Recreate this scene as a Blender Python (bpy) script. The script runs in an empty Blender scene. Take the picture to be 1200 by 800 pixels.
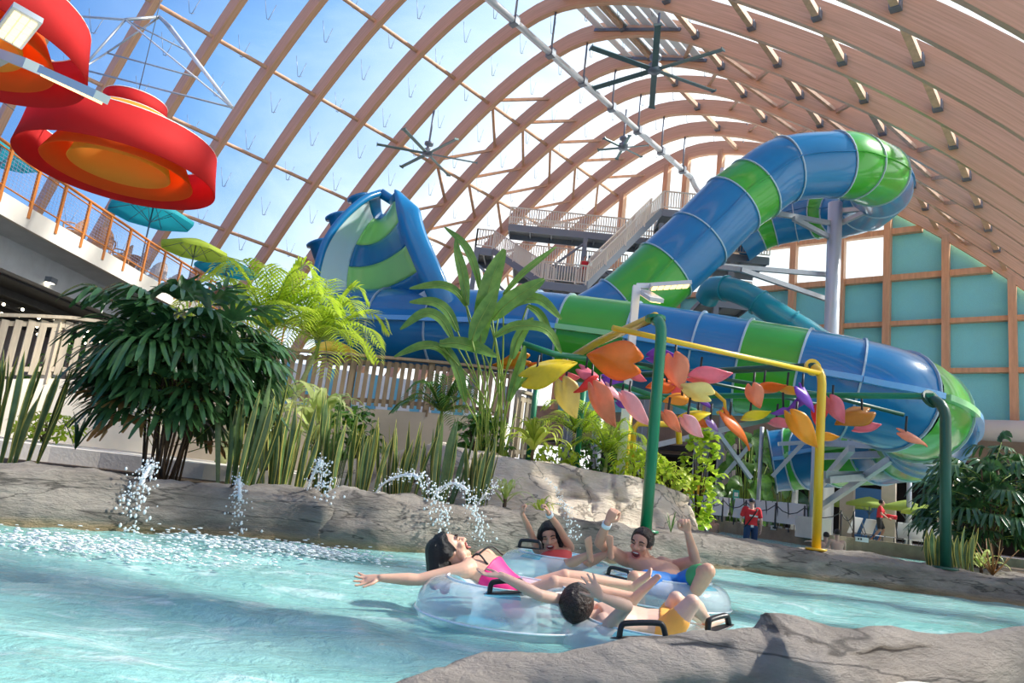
import bpy, math, random
import numpy as np
from mathutils import Vector, Matrix, noise
R_ = random.Random(7)
SC = bpy.context.scene
COL = SC.collection
PI = math.pi
def V(*a): return Vector(a if len(a) > 1 else a[0])
# ------------------------------------------------------------------ camera
F = 850.0
EYE = V(0, 0, 0.72)
_roll = math.atan(0.121); _d = 172.5 * math.cos(_roll); _p = math.atan(_d / F)
FW = V(0, math.cos(_p), math.sin(_p)); _up = V(0, -math.sin(_p), math.cos(_p)); _rt = V(1, 0, 0)
CR = _rt * math.cos(_roll) + _up * math.sin(_roll)
CU = -_rt * math.sin(_roll) + _up * math.cos(_roll)
cam = bpy.data.cameras.new('camera'); camo = bpy.data.objects.new('camera', cam); COL.objects.link(camo)
cam.sensor_width = 36; cam.lens = 36 * F / 1200; cam.clip_start = .05; cam.clip_end = 2000
m = Matrix.Identity(4)
for i in range(3):
    m[i][0] = CR[i]; m[i][1] = CU[i]; m[i][2] = -FW[i]; m[i][3] = EYE[i]
camo.matrix_world = m
SC.camera = camo
def ray(x, y): return FW + CR * ((x - 600) / F) - CU * ((y - 400) / F)
def at(x, y, d): return EYE + ray(x, y) * d                  # point at measured distance d
def onz(x, y, z):                                            # point on a level plane
    r = ray(x, y); return EYE + r * ((z - EYE.z) / r.z)
def onp(x, y, n, c):                                         # point on the plane n.p = c
    r = ray(x, y); return EYE + r * ((c - EYE.dot(n)) / r.dot(n))
def upz(x, y, P):                                            # height at which pixel row y is met above ground point P
    r = ray(x, y); k = math.hypot(P.x - EYE.x, P.y - EYE.y) / math.hypot(r.x, r.y); return EYE.z + r.z * k
def dep(P): return (P - EYE).dot(FW)
YAW = .711
AX = V(math.sin(YAW), math.cos(YAW), 0); BX = V(math.cos(YAW), -math.sin(YAW), 0)   # building axis and its across direction
def uvz(u, v, z): return AX * u + BX * v + V(0, 0, z)
# ------------------------------------------------------------------ materials
M = {}
def mat(name, col, rough=.5, metal=0., var=0., vscale=3., bump=0., bscale=20., coat=0., trans=0., ior=1.45, sss=0., stretch=None, col2=None, emit=None, estr=0., transl=0., spec=.5, detail=4):
    mt = bpy.data.materials.new(name); mt.use_nodes = True
    nt = mt.node_tree; N = nt.nodes; L = nt.links
    b = N['Principled BSDF']; out = N['Material Output']
    b.inputs['Base Color'].default_value = (*col, 1); b.inputs['Roughness'].default_value = rough
    b.inputs['Metallic'].default_value = metal; b.inputs['Coat Weight'].default_value = coat; b.inputs['Coat Roughness'].default_value = .08
    b.inputs['Transmission Weight'].default_value = trans; b.inputs['IOR'].default_value = ior
    b.inputs['Specular IOR Level'].default_value = spec
    if sss: b.inputs['Subsurface Weight'].default_value = sss; b.inputs['Subsurface Radius'].default_value = (.02, .008, .004)
    if emit: b.inputs['Emission Color'].default_value = (*emit, 1); b.inputs['Emission Strength'].default_value = estr
    co = None
    if var or bump:
        tc = N.new('ShaderNodeTexCoord'); co = tc.outputs['Object']
        if stretch:
            mp = N.new('ShaderNodeMapping'); mp.inputs['Scale'].default_value = stretch; L.new(co, mp.inputs['Vector']); co = mp.outputs['Vector']
    if var:
        nz = N.new('ShaderNodeTexNoise'); nz.inputs['Scale'].default_value = vscale; nz.inputs['Detail'].default_value = detail; nz.inputs['Roughness'].default_value = .6
        L.new(co, nz.inputs['Vector'])
        mr = N.new('ShaderNodeMapRange'); mr.inputs['From Min'].default_value = .3; mr.inputs['From Max'].default_value = .7
        L.new(nz.outputs['Fac'], mr.inputs['Value'])
        mx = N.new('ShaderNodeMix'); mx.data_type = 'RGBA'
        lo = col2 if col2 else tuple(max(0, c * (1 - var)) for c in col)
        hi = col if col2 else tuple(min(1, c * (1 + var * .6)) for c in col)
        mx.inputs[6].default_value = (*lo, 1); mx.inputs[7].default_value = (*hi, 1)
        L.new(mr.outputs['Result'], mx.inputs[0]); L.new(mx.outputs[2], b.inputs['Base Color'])
    if bump:
        n2 = N.new('ShaderNodeTexNoise'); n2.inputs['Scale'].default_value = bscale; n2.inputs['Detail'].default_value = 5
        L.new(co, n2.inputs['Vector'])
        bp = N.new('ShaderNodeBump'); bp.inputs['Strength'].default_value = bump; bp.inputs['Distance'].default_value = .05
        L.new(n2.outputs['Fac'], bp.inputs['Height']); L.new(bp.outputs['Normal'], b.inputs['Normal'])
    if transl:                                               # light passing through thin leaves or cloth
        t = N.new('ShaderNodeBsdfTranslucent'); ms = N.new('ShaderNodeMixShader'); ms.inputs[0].default_value = transl
        src = b.inputs['Base Color'].links[0].from_socket if b.inputs['Base Color'].is_linked else None
        if src: L.new(src, t.inputs['Color'])
        else: t.inputs['Color'].default_value = (*col, 1)
        L.new(b.outputs[0], ms.inputs[1]); L.new(t.outputs[0], ms.inputs[2]); L.new(ms.outputs[0], out.inputs['Surface'])
    M[name] = mt
    return mt
# ------------------------------------------------------------------ mesh builder
WO = {}
def _own(o, cat=None, label=None, group=None, kind=None):
    if label: o['label'] = label
    if cat: o['category'] = cat
    if group: o['group'] = group
    if kind: o['kind'] = kind
    return o
def thing(name, label, cat, loc, group=None, kind=None):
    o = bpy.data.objects.new(name, None); COL.objects.link(o); o.location = loc; o.empty_display_size = .1
    WO[o.name] = V(loc); return _own(o, cat, label, group, kind)
def frame_of(t, up=V(0, 0, 1)):
    t = t.normalized(); a = t.cross(up)
    if a.length < 1e-4: a = t.cross(V(1, 0, 0))
    a.normalize(); return a, a.cross(t).normalized()
class MB:
    def __init__(s): s.v = []; s.f = []; s.sm = []; s.mi = []; s.uv = None; s.cur = 0
    def vert(s, p): s.v.append((p[0], p[1], p[2])); return len(s.v) - 1
    def face(s, idx, smooth=False): s.f.append(tuple(idx)); s.sm.append(smooth); s.mi.append(s.cur)
    def box(s, c, size, rz=0, ax=None):
        if ax is None: ax = (V(math.cos(rz), math.sin(rz), 0), V(-math.sin(rz), math.cos(rz), 0), V(0, 0, 1))
        c = V(c); b = len(s.v); h = [q / 2 for q in size]
        for i in (-1, 1):
            for j in (-1, 1):
                for k in (-1, 1): s.vert(c + ax[0] * (i * h[0]) + ax[1] * (j * h[1]) + ax[2] * (k * h[2]))
        for q in ((0, 1, 3, 2), (4, 6, 7, 5), (0, 4, 5, 1), (2, 3, 7, 6), (0, 2, 6, 4), (1, 5, 7, 3)): s.face([b + k for k in q])
        return s
    def bar(s, p0, p1, w, h, up=V(0, 0, 1)):                 # squared beam between two points
        p0, p1 = V(p0), V(p1); t = (p1 - p0); L_ = t.length
        if L_ < 1e-6: return s
        t.normalize(); a, b = frame_of(t, up)
        return s.box((p0 + p1) / 2, (L_, w, h), ax=(t, a, b))
    def loft(s, rings, closed=True, caps=True, smooth=True, loop=False):
        n = len(rings[0]); b = len(s.v)
        for r in rings:
            for p in r: s.vert(p)
        nr = len(rings)
        for i in range(nr if loop else nr - 1):
            i2 = (i + 1) % nr
            for j in range(n if closed else n - 1):
                k = (j + 1) % n
                s.face((b + i * n + j, b + i * n + k, b + i2 * n + k, b + i2 * n + j), smooth)
        if caps and closed and not loop:
            s.face([b + j for j in range(n)][::-1]); s.face([b + (nr - 1) * n + j for j in range(n)])
        return s
    def tube(s, pts, r, n=8, caps=True, up=V(0, 0, 1), smooth=True, sx=1.0):
        pts = [V(p) for p in pts]; rings = []; pa = None
        for i, p in enumerate(pts):
            t = (pts[min(i + 1, len(pts) - 1)] - pts[max(i - 1, 0)])
            if t.length < 1e-9: t = V(0, 0, 1)
            t.normalize()
            if pa is None: a, b = frame_of(t, up)
            else:
                a = pa - t * pa.dot(t)
                if a.length < 1e-5: a, _ = frame_of(t, up)
                a.normalize(); b = a.cross(t).normalized()
            pa = a; rr = r[i] if isinstance(r, (list, tuple)) else r
            rings.append([p + (a * math.cos(2 * PI * k / n) * sx + b * math.sin(2 * PI * k / n)) * rr for k in range(n)])
        return s.loft(rings, True, caps, smooth)
    def lathe(s, prof, c=(0, 0, 0), n=24, axis=None, caps=True, smooth=True):
        c = V(c); ax = V(axis).normalized() if axis is not None else V(0, 0, 1); a, b = frame_of(ax, V(0, 1, 0.01))
        return s.loft([[c + ax * z + (a * math.cos(2 * PI * k / n) + b * math.sin(2 * PI * k / n)) * r for k in range(n)] for r, z in prof], True, caps, smooth)
    def ball(s, c, r, n=12, m_=8, sq=(1, 1, 1), ax=None):
        c = V(c); X, Y, Z = ax if ax else (V(1, 0, 0), V(0, 1, 0), V(0, 0, 1)); rings = []
        for i in range(m_ + 1):
            th = PI * (i / m_) ; th = min(max(th, .02), PI - .02)
            rings.append([c + (X * (math.sin(th) * math.cos(2 * PI * k / n) * sq[0]) + Y * (math.sin(th) * math.sin(2 * PI * k / n) * sq[1]) - Z * (math.cos(th) * sq[2])) * r for k in range(n)])
        return s.loft(rings)
    def strip(s, left, right, mid=None, smooth=True):        # a leaf-like strip
        rows = [[l, m2, r] if mid else [l, r] for l, r, m2 in zip(left, right, mid or left)]
        return s.loft(rows, closed=False, caps=False, smooth=smooth)
    def poly(s, pts, depth=None, n=None):                    # flat outline, given a thickness along n
        b = len(s.v); k = len(pts)
        for p in pts: s.vert(p)
        s.face([b + i for i in range(k)])
        if depth:
            b2 = len(s.v)
            for p in pts: s.vert(V(p) - V(n) * depth)
            s.face([b2 + i for i in range(k)][::-1])
            for i in range(k): s.face((b + i, b2 + i, b2 + (i + 1) % k, b + (i + 1) % k))
        return s
    def build(s, name, mats, parent=None, origin=None, label=None, cat=None, group=None, kind=None, subsurf=0, solid=0, bevel=0):
        me = bpy.data.meshes.new(name)
        if parent is not None: o0 = WO[parent.name]
        elif origin is not None: o0 = V(origin)
        else:
            P = np.array(s.v); o0 = V((float(P[:, 0].mean()), float(P[:, 1].mean()), float(P[:, 2].min())))
        me.from_pydata([(x - o0.x, y - o0.y, z - o0.z) for x, y, z in s.v], [], s.f)
        for q in (mats if isinstance(mats, (list, tuple)) else [mats]): me.materials.append(M[q] if isinstance(q, str) else q)
        me.polygons.foreach_set('use_smooth', s.sm); me.polygons.foreach_set('material_index', s.mi)
        if s.uv:
            ul = me.uv_layers.new(name='UVMap')
            for pl in me.polygons:
                for li, vi in zip(pl.loop_indices, pl.vertices): ul.data[li].uv = s.uv[vi]
        me.update()
        o = bpy.data.objects.new(name, me); COL.objects.link(o)
        if parent is not None: o.parent = parent
        else: o.location = o0
        WO[o.name] = o0
        if bevel: md = o.modifiers.new('edge', 'BEVEL'); md.width = bevel; md.segments = 2; md.limit_method = 'ANGLE'
        if solid: md = o.modifiers.new('thick', 'SOLIDIFY'); md.thickness = solid; md.offset = 0
        if subsurf: md = o.modifiers.new('smooth', 'SUBSURF'); md.levels = md.render_levels = subsurf
        return _own(o, cat, label, group, kind)
def kids(o): return [c for c in COL.objects if c.parent == o]
_KC = {}
def dup(o, loc=None, rz=None, scale=None, label=None, group=None, parent=None):
    c = o.copy(); COL.objects.link(c)
    if parent is not None: c.parent = parent
    if loc is not None: c.location = loc
    if rz is not None: c.rotation_euler = (0, 0, rz)
    if scale is not None: c.scale = scale if isinstance(scale, (tuple, list)) else (scale,) * 3
    if label: c['label'] = label
    if group: c['group'] = group
    if o.name not in _KC: _KC[o.name] = kids(o)
    for ch in _KC[o.name]: dup(ch, parent=c)
    return c
def cr(pts, n=8, closed=False):                              # Catmull-Rom curve through points
    P = [V(p) for p in pts]; out = []; k = len(P)
    for i in range(k if closed else k - 1):
        p1, p2 = P[i], P[(i + 1) % k]
        p0 = P[(i - 1) % k] if closed or i > 0 else p1 * 2 - p2
        p3 = P[(i + 2) % k] if closed or i + 2 < k else p2 * 2 - p1
        for j in range(n):
            t = j / n
            out.append(.5 * ((2 * p1) + (p2 - p0) * t + (2 * p0 - 5 * p1 + 4 * p2 - p3) * t * t + (3 * p1 - p0 - 3 * p2 + p3) * t ** 3))
    if not closed: out.append(P[-1].copy())
    return out
def resample(pts, n):
    L_ = [0.]
    for a, b in zip(pts, pts[1:]): L_.append(L_[-1] + (b - a).length)
    out = []; j = 0
    for i in range(n):
        s_ = L_[-1] * i / (n - 1)
        while j < len(pts) - 2 and L_[j + 1] < s_: j += 1
        t = (s_ - L_[j]) / max(1e-9, L_[j + 1] - L_[j]); out.append(pts[j].lerp(pts[j + 1], min(1, max(0, t))))
    return out
def fbm(p, sc=1., o=4): return noise.fractal(V(p) * sc, 1., 2., o, noise_basis='PERLIN_ORIGINAL')
EXPOSURE = 0.75; SKY = 1.0; SUNE = 4.2
# ------------------------------------------------------------------ light, sky
SC.view_settings.view_transform = 'Standard'; SC.view_settings.look = 'None'; SC.view_settings.gamma = 1; SC.view_settings.use_curve_mapping = False
SC.view_settings.exposure = EXPOSURE
SC.cycles.use_denoising = True
SC.cycles.max_bounces = 10; SC.cycles.transparent_max_bounces = 24; SC.cycles.diffuse_bounces = 4; SC.cycles.transmission_bounces = 8
SC.cycles.caustics_reflective = False; SC.cycles.caustics_refractive = False; SC.cycles.sample_clamp_indirect = 6
W = bpy.data.worlds.new('sky'); SC.world = W; W.use_nodes = True
nt = W.node_tree; N = nt.nodes; L = nt.links
bg = N['Background']; tc = N.new('ShaderNodeTexCoord'); sp = N.new('ShaderNodeSeparateXYZ'); L.new(tc.outputs['Generated'], sp.inputs[0])
SUN = V(.80, .09, .78).normalized()
# blue overhead and away from the sun, white towards the sun and the horizon, with thin cirrus
dt = N.new('ShaderNodeVectorMath'); dt.operation = 'DOT_PRODUCT'; L.new(tc.outputs['Generated'], dt.inputs[0]); dt.inputs[1].default_value = (.75, .35, -.55)
mr = N.new('ShaderNodeMapRange'); mr.inputs['From Min'].default_value = -.52; mr.inputs['From Max'].default_value = .20; L.new(dt.outputs['Value'], mr.inputs['Value'])
nz = N.new('ShaderNodeTexNoise'); nz.inputs['Scale'].default_value = 2.2; nz.inputs['Detail'].default_value = 7; nz.inputs['Roughness'].default_value = .62; nz.inputs['Distortion'].default_value = .7
mp = N.new('ShaderNodeMapping'); mp.inputs['Scale'].default_value = (1, 1, 2.5); L.new(tc.outputs['Generated'], mp.inputs[0]); L.new(mp.outputs[0], nz.inputs['Vector'])
ma = N.new('ShaderNodeMath'); ma.operation = 'MULTIPLY_ADD'; L.new(nz.outputs['Fac'], ma.inputs[0]); ma.inputs[1].default_value = .5; ma.inputs[2].default_value = -.25
ad = N.new('ShaderNodeMath'); ad.operation = 'ADD'; ad.use_clamp = True; L.new(mr.outputs['Result'], ad.inputs[0]); L.new(ma.outputs[0], ad.inputs[1])
rp = N.new('ShaderNodeValToRGB'); L.new(ad.outputs[0], rp.inputs[0])
e = rp.color_ramp.elements; e[0].position = 0; e[0].color = (.05, .155, .42, 1); e[1].position = 1; e[1].color = (1, .985, .95, 1)
q = e.new(.38); q.color = (.15, .33, .64, 1); q = e.new(.70); q.color = (.50, .65, .82, 1)
L.new(rp.outputs[0], bg.inputs['Color']); bg.inputs['Strength'].default_value = SKY
sl = bpy.data.lights.new('sun', 'SUN'); sl.energy = SUNE; sl.angle = .06; sl.color = (1, .95, .86)
so = bpy.data.objects.new('sun', sl); COL.objects.link(so); so.rotation_euler = SUN.to_track_quat('Z', 'Y').to_euler(); so.location = (20, -5, 40)
# ------------------------------------------------------------------ timber
def wood(name, c1, c2, sx, sy, rough=.55):
    mt = bpy.data.materials.new(name); mt.use_nodes = True; nt = mt.node_tree; N = nt.nodes; L = nt.links; b = N['Principled BSDF']
    uv = N.new('ShaderNodeUVMap'); mp = N.new('ShaderNodeMapping'); mp.inputs['Scale'].default_value = (sx, sy, 1); L.new(uv.outputs[0], mp.inputs[0])
    nz = N.new('ShaderNodeTexNoise'); nz.inputs['Scale'].default_value = 1; nz.inputs['Detail'].default_value = 5; nz.inputs['Roughness'].default_value = .65; L.new(mp.outputs[0], nz.inputs['Vector'])
    r = N.new('ShaderNodeValToRGB'); L.new(nz.outputs['Fac'], r.inputs[0]); e = r.color_ramp.elements
    e[0].position = .33; e[0].color = (*c2, 1); e[1].position = .62; e[1].color = (*c1, 1)
    L.new(r.outputs[0], b.inputs['Base Color']); b.inputs['Roughness'].default_value = rough; M[name] = mt
wood('glulam', (.80, .46, .27), (.62, .33, .18), .35, 16)
mat('pole_wood', (.62, .38, .24), .55, var=.2, vscale=4)
mat('mullion_wood', (.66, .38, .22), .5, var=.18, vscale=2, stretch=(3, 3, .4))
mat('bracket_steel', (.22, .25, .29), .45, metal=.6)
mat('galvanised', (.50, .53, .56), .4, metal=.55, var=.08, vscale=6)
mat('light_steel', (.66, .69, .72), .35, metal=.35)
mat('white_paint', (.82, .83, .82), .35)
S = 3.0; U0 = 6.6 * S; VC = -22.2; ZT = 25.1; KP = .0352
_prof = cr([(-52, -6, 0), (-48.6, 1.2, 0), (-44.3, 8.6, 0), (-39.9, 13.6, 0), (-35.9, 17.6, 0), (-32.4, 20.6, 0), (-28.6, 23.2, 0), (-25, 24.8, 0), (-21.7, 25.3, 0), (-17.2, 24.0, 0), (-12.9, 21.3, 0), (-9.3, 18.7, 0), (-6.3, 16.3, 0), (-3.4, 13.6, 0), (-1.0, 11.0, 0), (2.0, 7.2, 0), (4.6, 3.2, 0), (7, -2, 0)], 8)
_pv = [p.x for p in _prof]; _pz = [p.y for p in _prof]
def zin(v): return float(np.interp(v, _pv, _pz))
def tn(v):                                                   # unit tangent and outward normal of the arch, in (across, up)
    t = V(.6, zin(v + .3) - zin(v - .3)).normalized(); return t, V(-t.y, t.x)
DEPTH, WID = .93, .30
KS = list(range(-10, 9))
def arch_uv(k): return U0 + S * k
def build_arch(k, name, label):
    u = arch_uv(k); mb = MB(); mb.uv = []; n = 72; rings = []; s_ = 0; prev = None
    vs = [-49.4 + (6.2 + 49.4) * i / n for i in range(n + 1)]
    for v in vs:
        z = zin(v); t, nrm = tn(v)   # (v,z) tangent and normal
        a = V(v, z); b = a + nrm * DEPTH
        if prev is not None: s_ += (a - prev).length
        prev = a
        rings.append([uvz(u - WID / 2, a.x, a.y), uvz(u + WID / 2, a.x, a.y), uvz(u + WID / 2, b.x, b.y), uvz(u - WID / 2, b.x, b.y)])
        off = k * 7.3
        mb.uv += [(s_, off), (s_, off + .34), (s_, off + 1.4), (s_, off + 1.06)]
    mb.loft(rings, True, True, False)
    return mb.build(name, 'glulam', None, origin=uvz(u, VC, zin(VC)), label=label, cat='roof arch', kind='structure', group='timber roof arches')
for i, k in enumerate(KS):
    build_arch(k, 'roof_arch', 'curved glulam timber roof arch, one of the row spanning the whole hall' if k < 8 else 'timber gable arch framing the top of the teal end wall')
PV = [-43.4, -40.1, -36.6, -33.0, -28.7, -24.4, -19.6, -15.4, -11.3, -7.7, -4.6]
for j, v in enumerate(PV):
    t, nrm = tn(v); c = V(v, zin(v)) + nrm * .36
    mb = MB()
    if v < VC: mb.tube([uvz(arch_uv(-10), c.x, c.y), uvz(arch_uv(8), c.x, c.y)], .11, 8)
    else: mb.bar(uvz(arch_uv(-10), c.x, c.y), uvz(arch_uv(8), c.x, c.y), .22, .26)
    mb.build('roof_purlin', 'pole_wood', label='timber pole running lengthwise through the roof arches, %s' % ['lowest on the left', 'second from the bottom on the left', 'third from the bottom on the left', 'fourth from the bottom on the left', 'fifth from the bottom on the left', 'just left of the ridge', 'just right of the ridge', 'first below the ridge on the right', 'second below the ridge on the right', 'third below the ridge on the right', 'lowest on the right'][j], cat='purlin', kind='structure')
# steel shoes where purlins meet the arches, right-hand slope
shoe = None
for v in PV[6:]:
    for k in range(-6, 8):
        t, nrm = tn(v); c = V(v, zin(v)) + nrm * .36
        P = uvz(arch_uv(k) - .30, c.x, c.y)
        if shoe is None:
            shoe = MB().box(P, (.26, .30, .34), ax=(AX, BX, V(0, 0, 1))).build('steel_shoe', 'bracket_steel', origin=P, label='dark steel shoe holding a purlin end against a timber arch', cat='bracket', group='purlin shoes', kind='structure')
        else: dup(shoe, P)
# zigzag braces of the bays towards the gable
for k in range(3, 8):
    mb = MB()
    nodes = []
    for a, b in zip(PV, PV[1:]):
        nodes.append((a, 0)); nodes.append(((a + b) / 2, 1))
    nodes.append((PV[-1], 0))
    for (v1, s1), (v2, s2) in zip(nodes, nodes[1:]):
        if abs(v1 - VC) < 4 or abs(v2 - VC) < 4: continue
        mb.bar(uvz(arch_uv(k + s1), v1, zin(v1) + .5), uvz(arch_uv(k + s2), v2, zin(v2) + .5), .16, .16)
    mb.build('zigzag_brace', 'pole_wood', label='slim timber zigzag bracing in the %s roof bay counted from the gable' % ['fifth', 'fourth', 'third', 'second', 'first'][k - 3], cat='roof brace', kind='structure')
# clear film skin
mt = bpy.data.materials.new('roof_film'); mt.use_nodes = True; nt = mt.node_tree; N = nt.nodes; L = nt.links
for q in list(N): N.remove(q)
out = N.new('ShaderNodeOutputMaterial'); tr = N.new('ShaderNodeBsdfTransparent'); tr.inputs[0].default_value = (.97, .985, 1, 1)
tl = N.new('ShaderNodeBsdfTranslucent'); tl.inputs[0].default_value = (.9, .95, 1, 1); gl = N.new('ShaderNodeBsdfGlossy'); gl.inputs[0].default_value = (1, 1, 1, 1); gl.inputs['Roughness'].default_value = .2
m1 = N.new('ShaderNodeMixShader'); m2 = N.new('ShaderNodeMixShader'); m1.inputs[0].default_value = .06; m2.inputs[0].default_value = .02
L.new(tr.outputs[0], m1.inputs[1]); L.new(tl.outputs[0], m1.inputs[2]); L.new(m1.outputs[0], m2.inputs[1]); L.new(gl.outputs[0], m2.inputs[2]); L.new(m2.outputs[0], out.inputs[0])
M['roof_film'] = mt
mb = MB()
us = [arch_uv(k) for k in KS]
for u1, u2 in zip(us, us[1:]):
    rows = []
    for q in range(5):
        tt = q / 4; bul = .45 * 4 * tt * (1 - tt); row = []
        for i in range(61):
            v = -49 + 54.6 * i / 60; t, nrm = tn(v); c = V(v, zin(v)) + nrm * (DEPTH + .15 + bul)
            row.append(uvz(u1 + (u2 - u1) * tt, c.x, c.y))
        rows.append(row)
    mb.loft(rows, closed=False, caps=False)
mb.build('ceiling', 'roof_film', label='clear film cushions roofing the hall over the arches', cat='roof', kind='structure')
# little wire hooks under the film
hk = None
for k in range(-6, 8):
    for i in range(15):
        v = VC - 20 + i * 1.9 + (k % 2) * .5
        if v > VC + 7: continue
        t, nrm = tn(v); c = V(v, zin(v)) + nrm * (DEPTH + .3)
        P = uvz(arch_uv(k) + 1.5, c.x, c.y)
        if hk is None:
            mb = MB(); q0 = P + V(0, 0, -1.0)
            mb.tube([P - AX * .35 + BX * .1, q0], .014, 4).tube([P + AX * .35, q0 + AX * .1], .014, 4).tube([q0, q0 + AX * .22 + V(0, 0, .12)], .014, 4)
            hk = mb.build('wire_hook', 'bracket_steel', origin=P, label='thin wire hook hanging under the clear roof film', cat='hook', group='wire hooks under the roof')
        else: dup(hk, P)
# ridge pipe
zp = 22.9
mb = MB(); ue = arch_uv(8) - .6
mb.tube([uvz(arch_uv(-8), VC + .25, zp), uvz(ue - 1.2, VC + .25, zp)], .17, 10)
rp_ = thing('ridge_pipe', 'long pale grey pipe running under the ridge of the roof', 'pipe', uvz(ue, VC, zp))
mb.build('pipe_run', 'light_steel', rp_)
MB().tube(cr([uvz(ue - 1.2, VC + .25, zp), uvz(ue, VC + .25, zp - .5), uvz(ue, VC + .9, zp - 1.0), uvz(ue, VC + 1.8, zp - .7), uvz(ue, VC + 2.0, zp + .8)], 6), .17, 10).build('pipe_bend', 'light_steel', rp_)
for k in range(-3, 8):
    MB().box(uvz(arch_uv(k), VC + .25, zp), (.30, .44, .44), ax=(AX, BX, V(0, 0, 1))).tube([uvz(arch_uv(k), VC + .25, zp + .1), uvz(arch_uv(k), VC + .25, zin(VC) + .05)], .06, 6).build('pipe_hanger', 'bracket_steel', rp_)
# louvred smoke vents beside the ridge
for k, nm in ((2, 'second'), (1, 'nearest'), (3, 'third')):
    u = arch_uv(k) + 1.5; rt = thing('roof_vent', 'louvred white roof vent beside the ridge pipe, %s of three' % {'nearest': 'nearest', 'second': 'middle', 'third': 'farthest'}[nm], 'vent', uvz(u, VC + 3, zin(VC + 3)), 'louvred roof vents')
    for q in range(7):
        v = VC + 1.2 + q * .75; z = zin(v) + .55
        MB().box(uvz(u, v, z), (2.5, .62, .05), ax=(AX, (BX * .92 + V(0, 0, -.4)).normalized(), (BX * .4 + V(0, 0, .92)).normalized())).build('louvre_blade', 'white_paint', rt)
    mbv = MB()
    for s_ in (-1.3, 1.3): mbv.bar(uvz(u + s_, VC + .8, zin(VC + .8) + .55), uvz(u + s_, VC + 6.1, zin(VC + 6.1) + .55), .08, .16)
    mbv.build('vent_frame', 'bracket_steel', rt)
# ------------------------------------------------------------------ end wall
UG = arch_uv(8) + .3
def gw(x, y): p = onp(x, y, AX, UG); return p.dot(BX), p.z
mat('teal_panel', (.24, .74, .82), .7, var=.10, vscale=30, bump=.15, bscale=60)
mat('pale_pane', (.86, .92, .95), .15, var=.04, vscale=.5, transl=.75)
posts = [gw(*q)[0] for q in ((733, 225), (784, 203), (807, 195), (847, 185), (930, 350), (986, 370), (1041, 330), (1109.5, 340), (1188, 400))]
posts = [posts[0] - 4.4] + posts + [posts[-1] + 4.2]
rails = [gw(1110, 435)[1], gw(1110, 377)[1], gw(1115, 321)[1], gw(1070, 270)[1], gw(960, 282)[1] + 3.3 * 0 + 2.2]
zb = gw(1189, 496)[1]
def gz(v): return zin(v) + .1
# panels: a pale glazed field beside the ridge, teal boards elsewhere
def field(name, v0, v1, z0, z1, m_, kind='structure', label=None, cat=None):
    pts = []; n = 24
    tops = [(v0 + (v1 - v0) * i / n) for i in range(n + 1)]
    if all(gz(v) <= z0 + .02 for v in tops): return
    pts = [uvz(UG + .1, v0, z0), uvz(UG + .1, v1, z0)] + [uvz(UG + .1, v, max(z0 + .001, min(z1, gz(v)))) for v in reversed(tops)]
    return MB().poly(pts, .06, -AX).build(name, m_, origin=pts[0], label=label, cat=cat, kind=kind)
LEV = [zb] + rails[:4] + [99]
cnt = 0
for i, (v0, v1) in enumerate(zip(posts, posts[1:])):
    for j, (z0, z1) in enumerate(zip(LEV, LEV[1:])):
        glass = j >= 3 and v1 <= posts[7] + .01
        cnt += 1
        field('window_%d' % cnt if glass else 'wall_panel', v0, v1, z0, z1, 'pale_pane' if glass else 'teal_panel', label='bright white glazed pane high in the end wall' if glass else 'teal boarded panel of the timber-framed end wall', cat='window' if glass else 'wall')
for i, v in enumerate(posts[:-1]):
    top = gz(v) + .2
    w = .36
    MB().box(uvz(UG - .25, v, (zb + top) / 2), (.5, w, top - zb), ax=(AX, BX, V(0, 0, 1))).build('gable_post', 'mullion_wood', label='upright timber post of the end wall, %s from the left' % ['first', 'second', 'third', 'fourth', 'fifth', 'sixth', 'seventh', 'eighth', 'ninth', 'tenth'][i], cat='post', kind='structure')
for j, z in enumerate(rails[:4]):
    a = max(posts[0], float(np.interp(z, _pz[8:65], _pv[8:65]))); b = min(posts[-1], float(np.interp(-z, [-q for q in _pz[66:]], _pv[66:])))
    MB().box(uvz(UG - .1, (a + b) / 2, z), (.36, b - a, .26 if j < 2 else .34), ax=(AX, BX, V(0, 0, 1))).build('gable_rail', 'mullion_wood', label='level timber rail across the end wall, %s from the bottom' % ['first', 'second', 'third', 'fourth'][j], cat='rail', kind='structure')
def gp(px, d, z):                                            # point at distance d and height z seen in image column px
    y0 = at(px, 0, d).z; y1 = at(px, 800, d).z; y = 800 * (z - y0) / (y1 - y0); return at(px, y, d)
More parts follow.
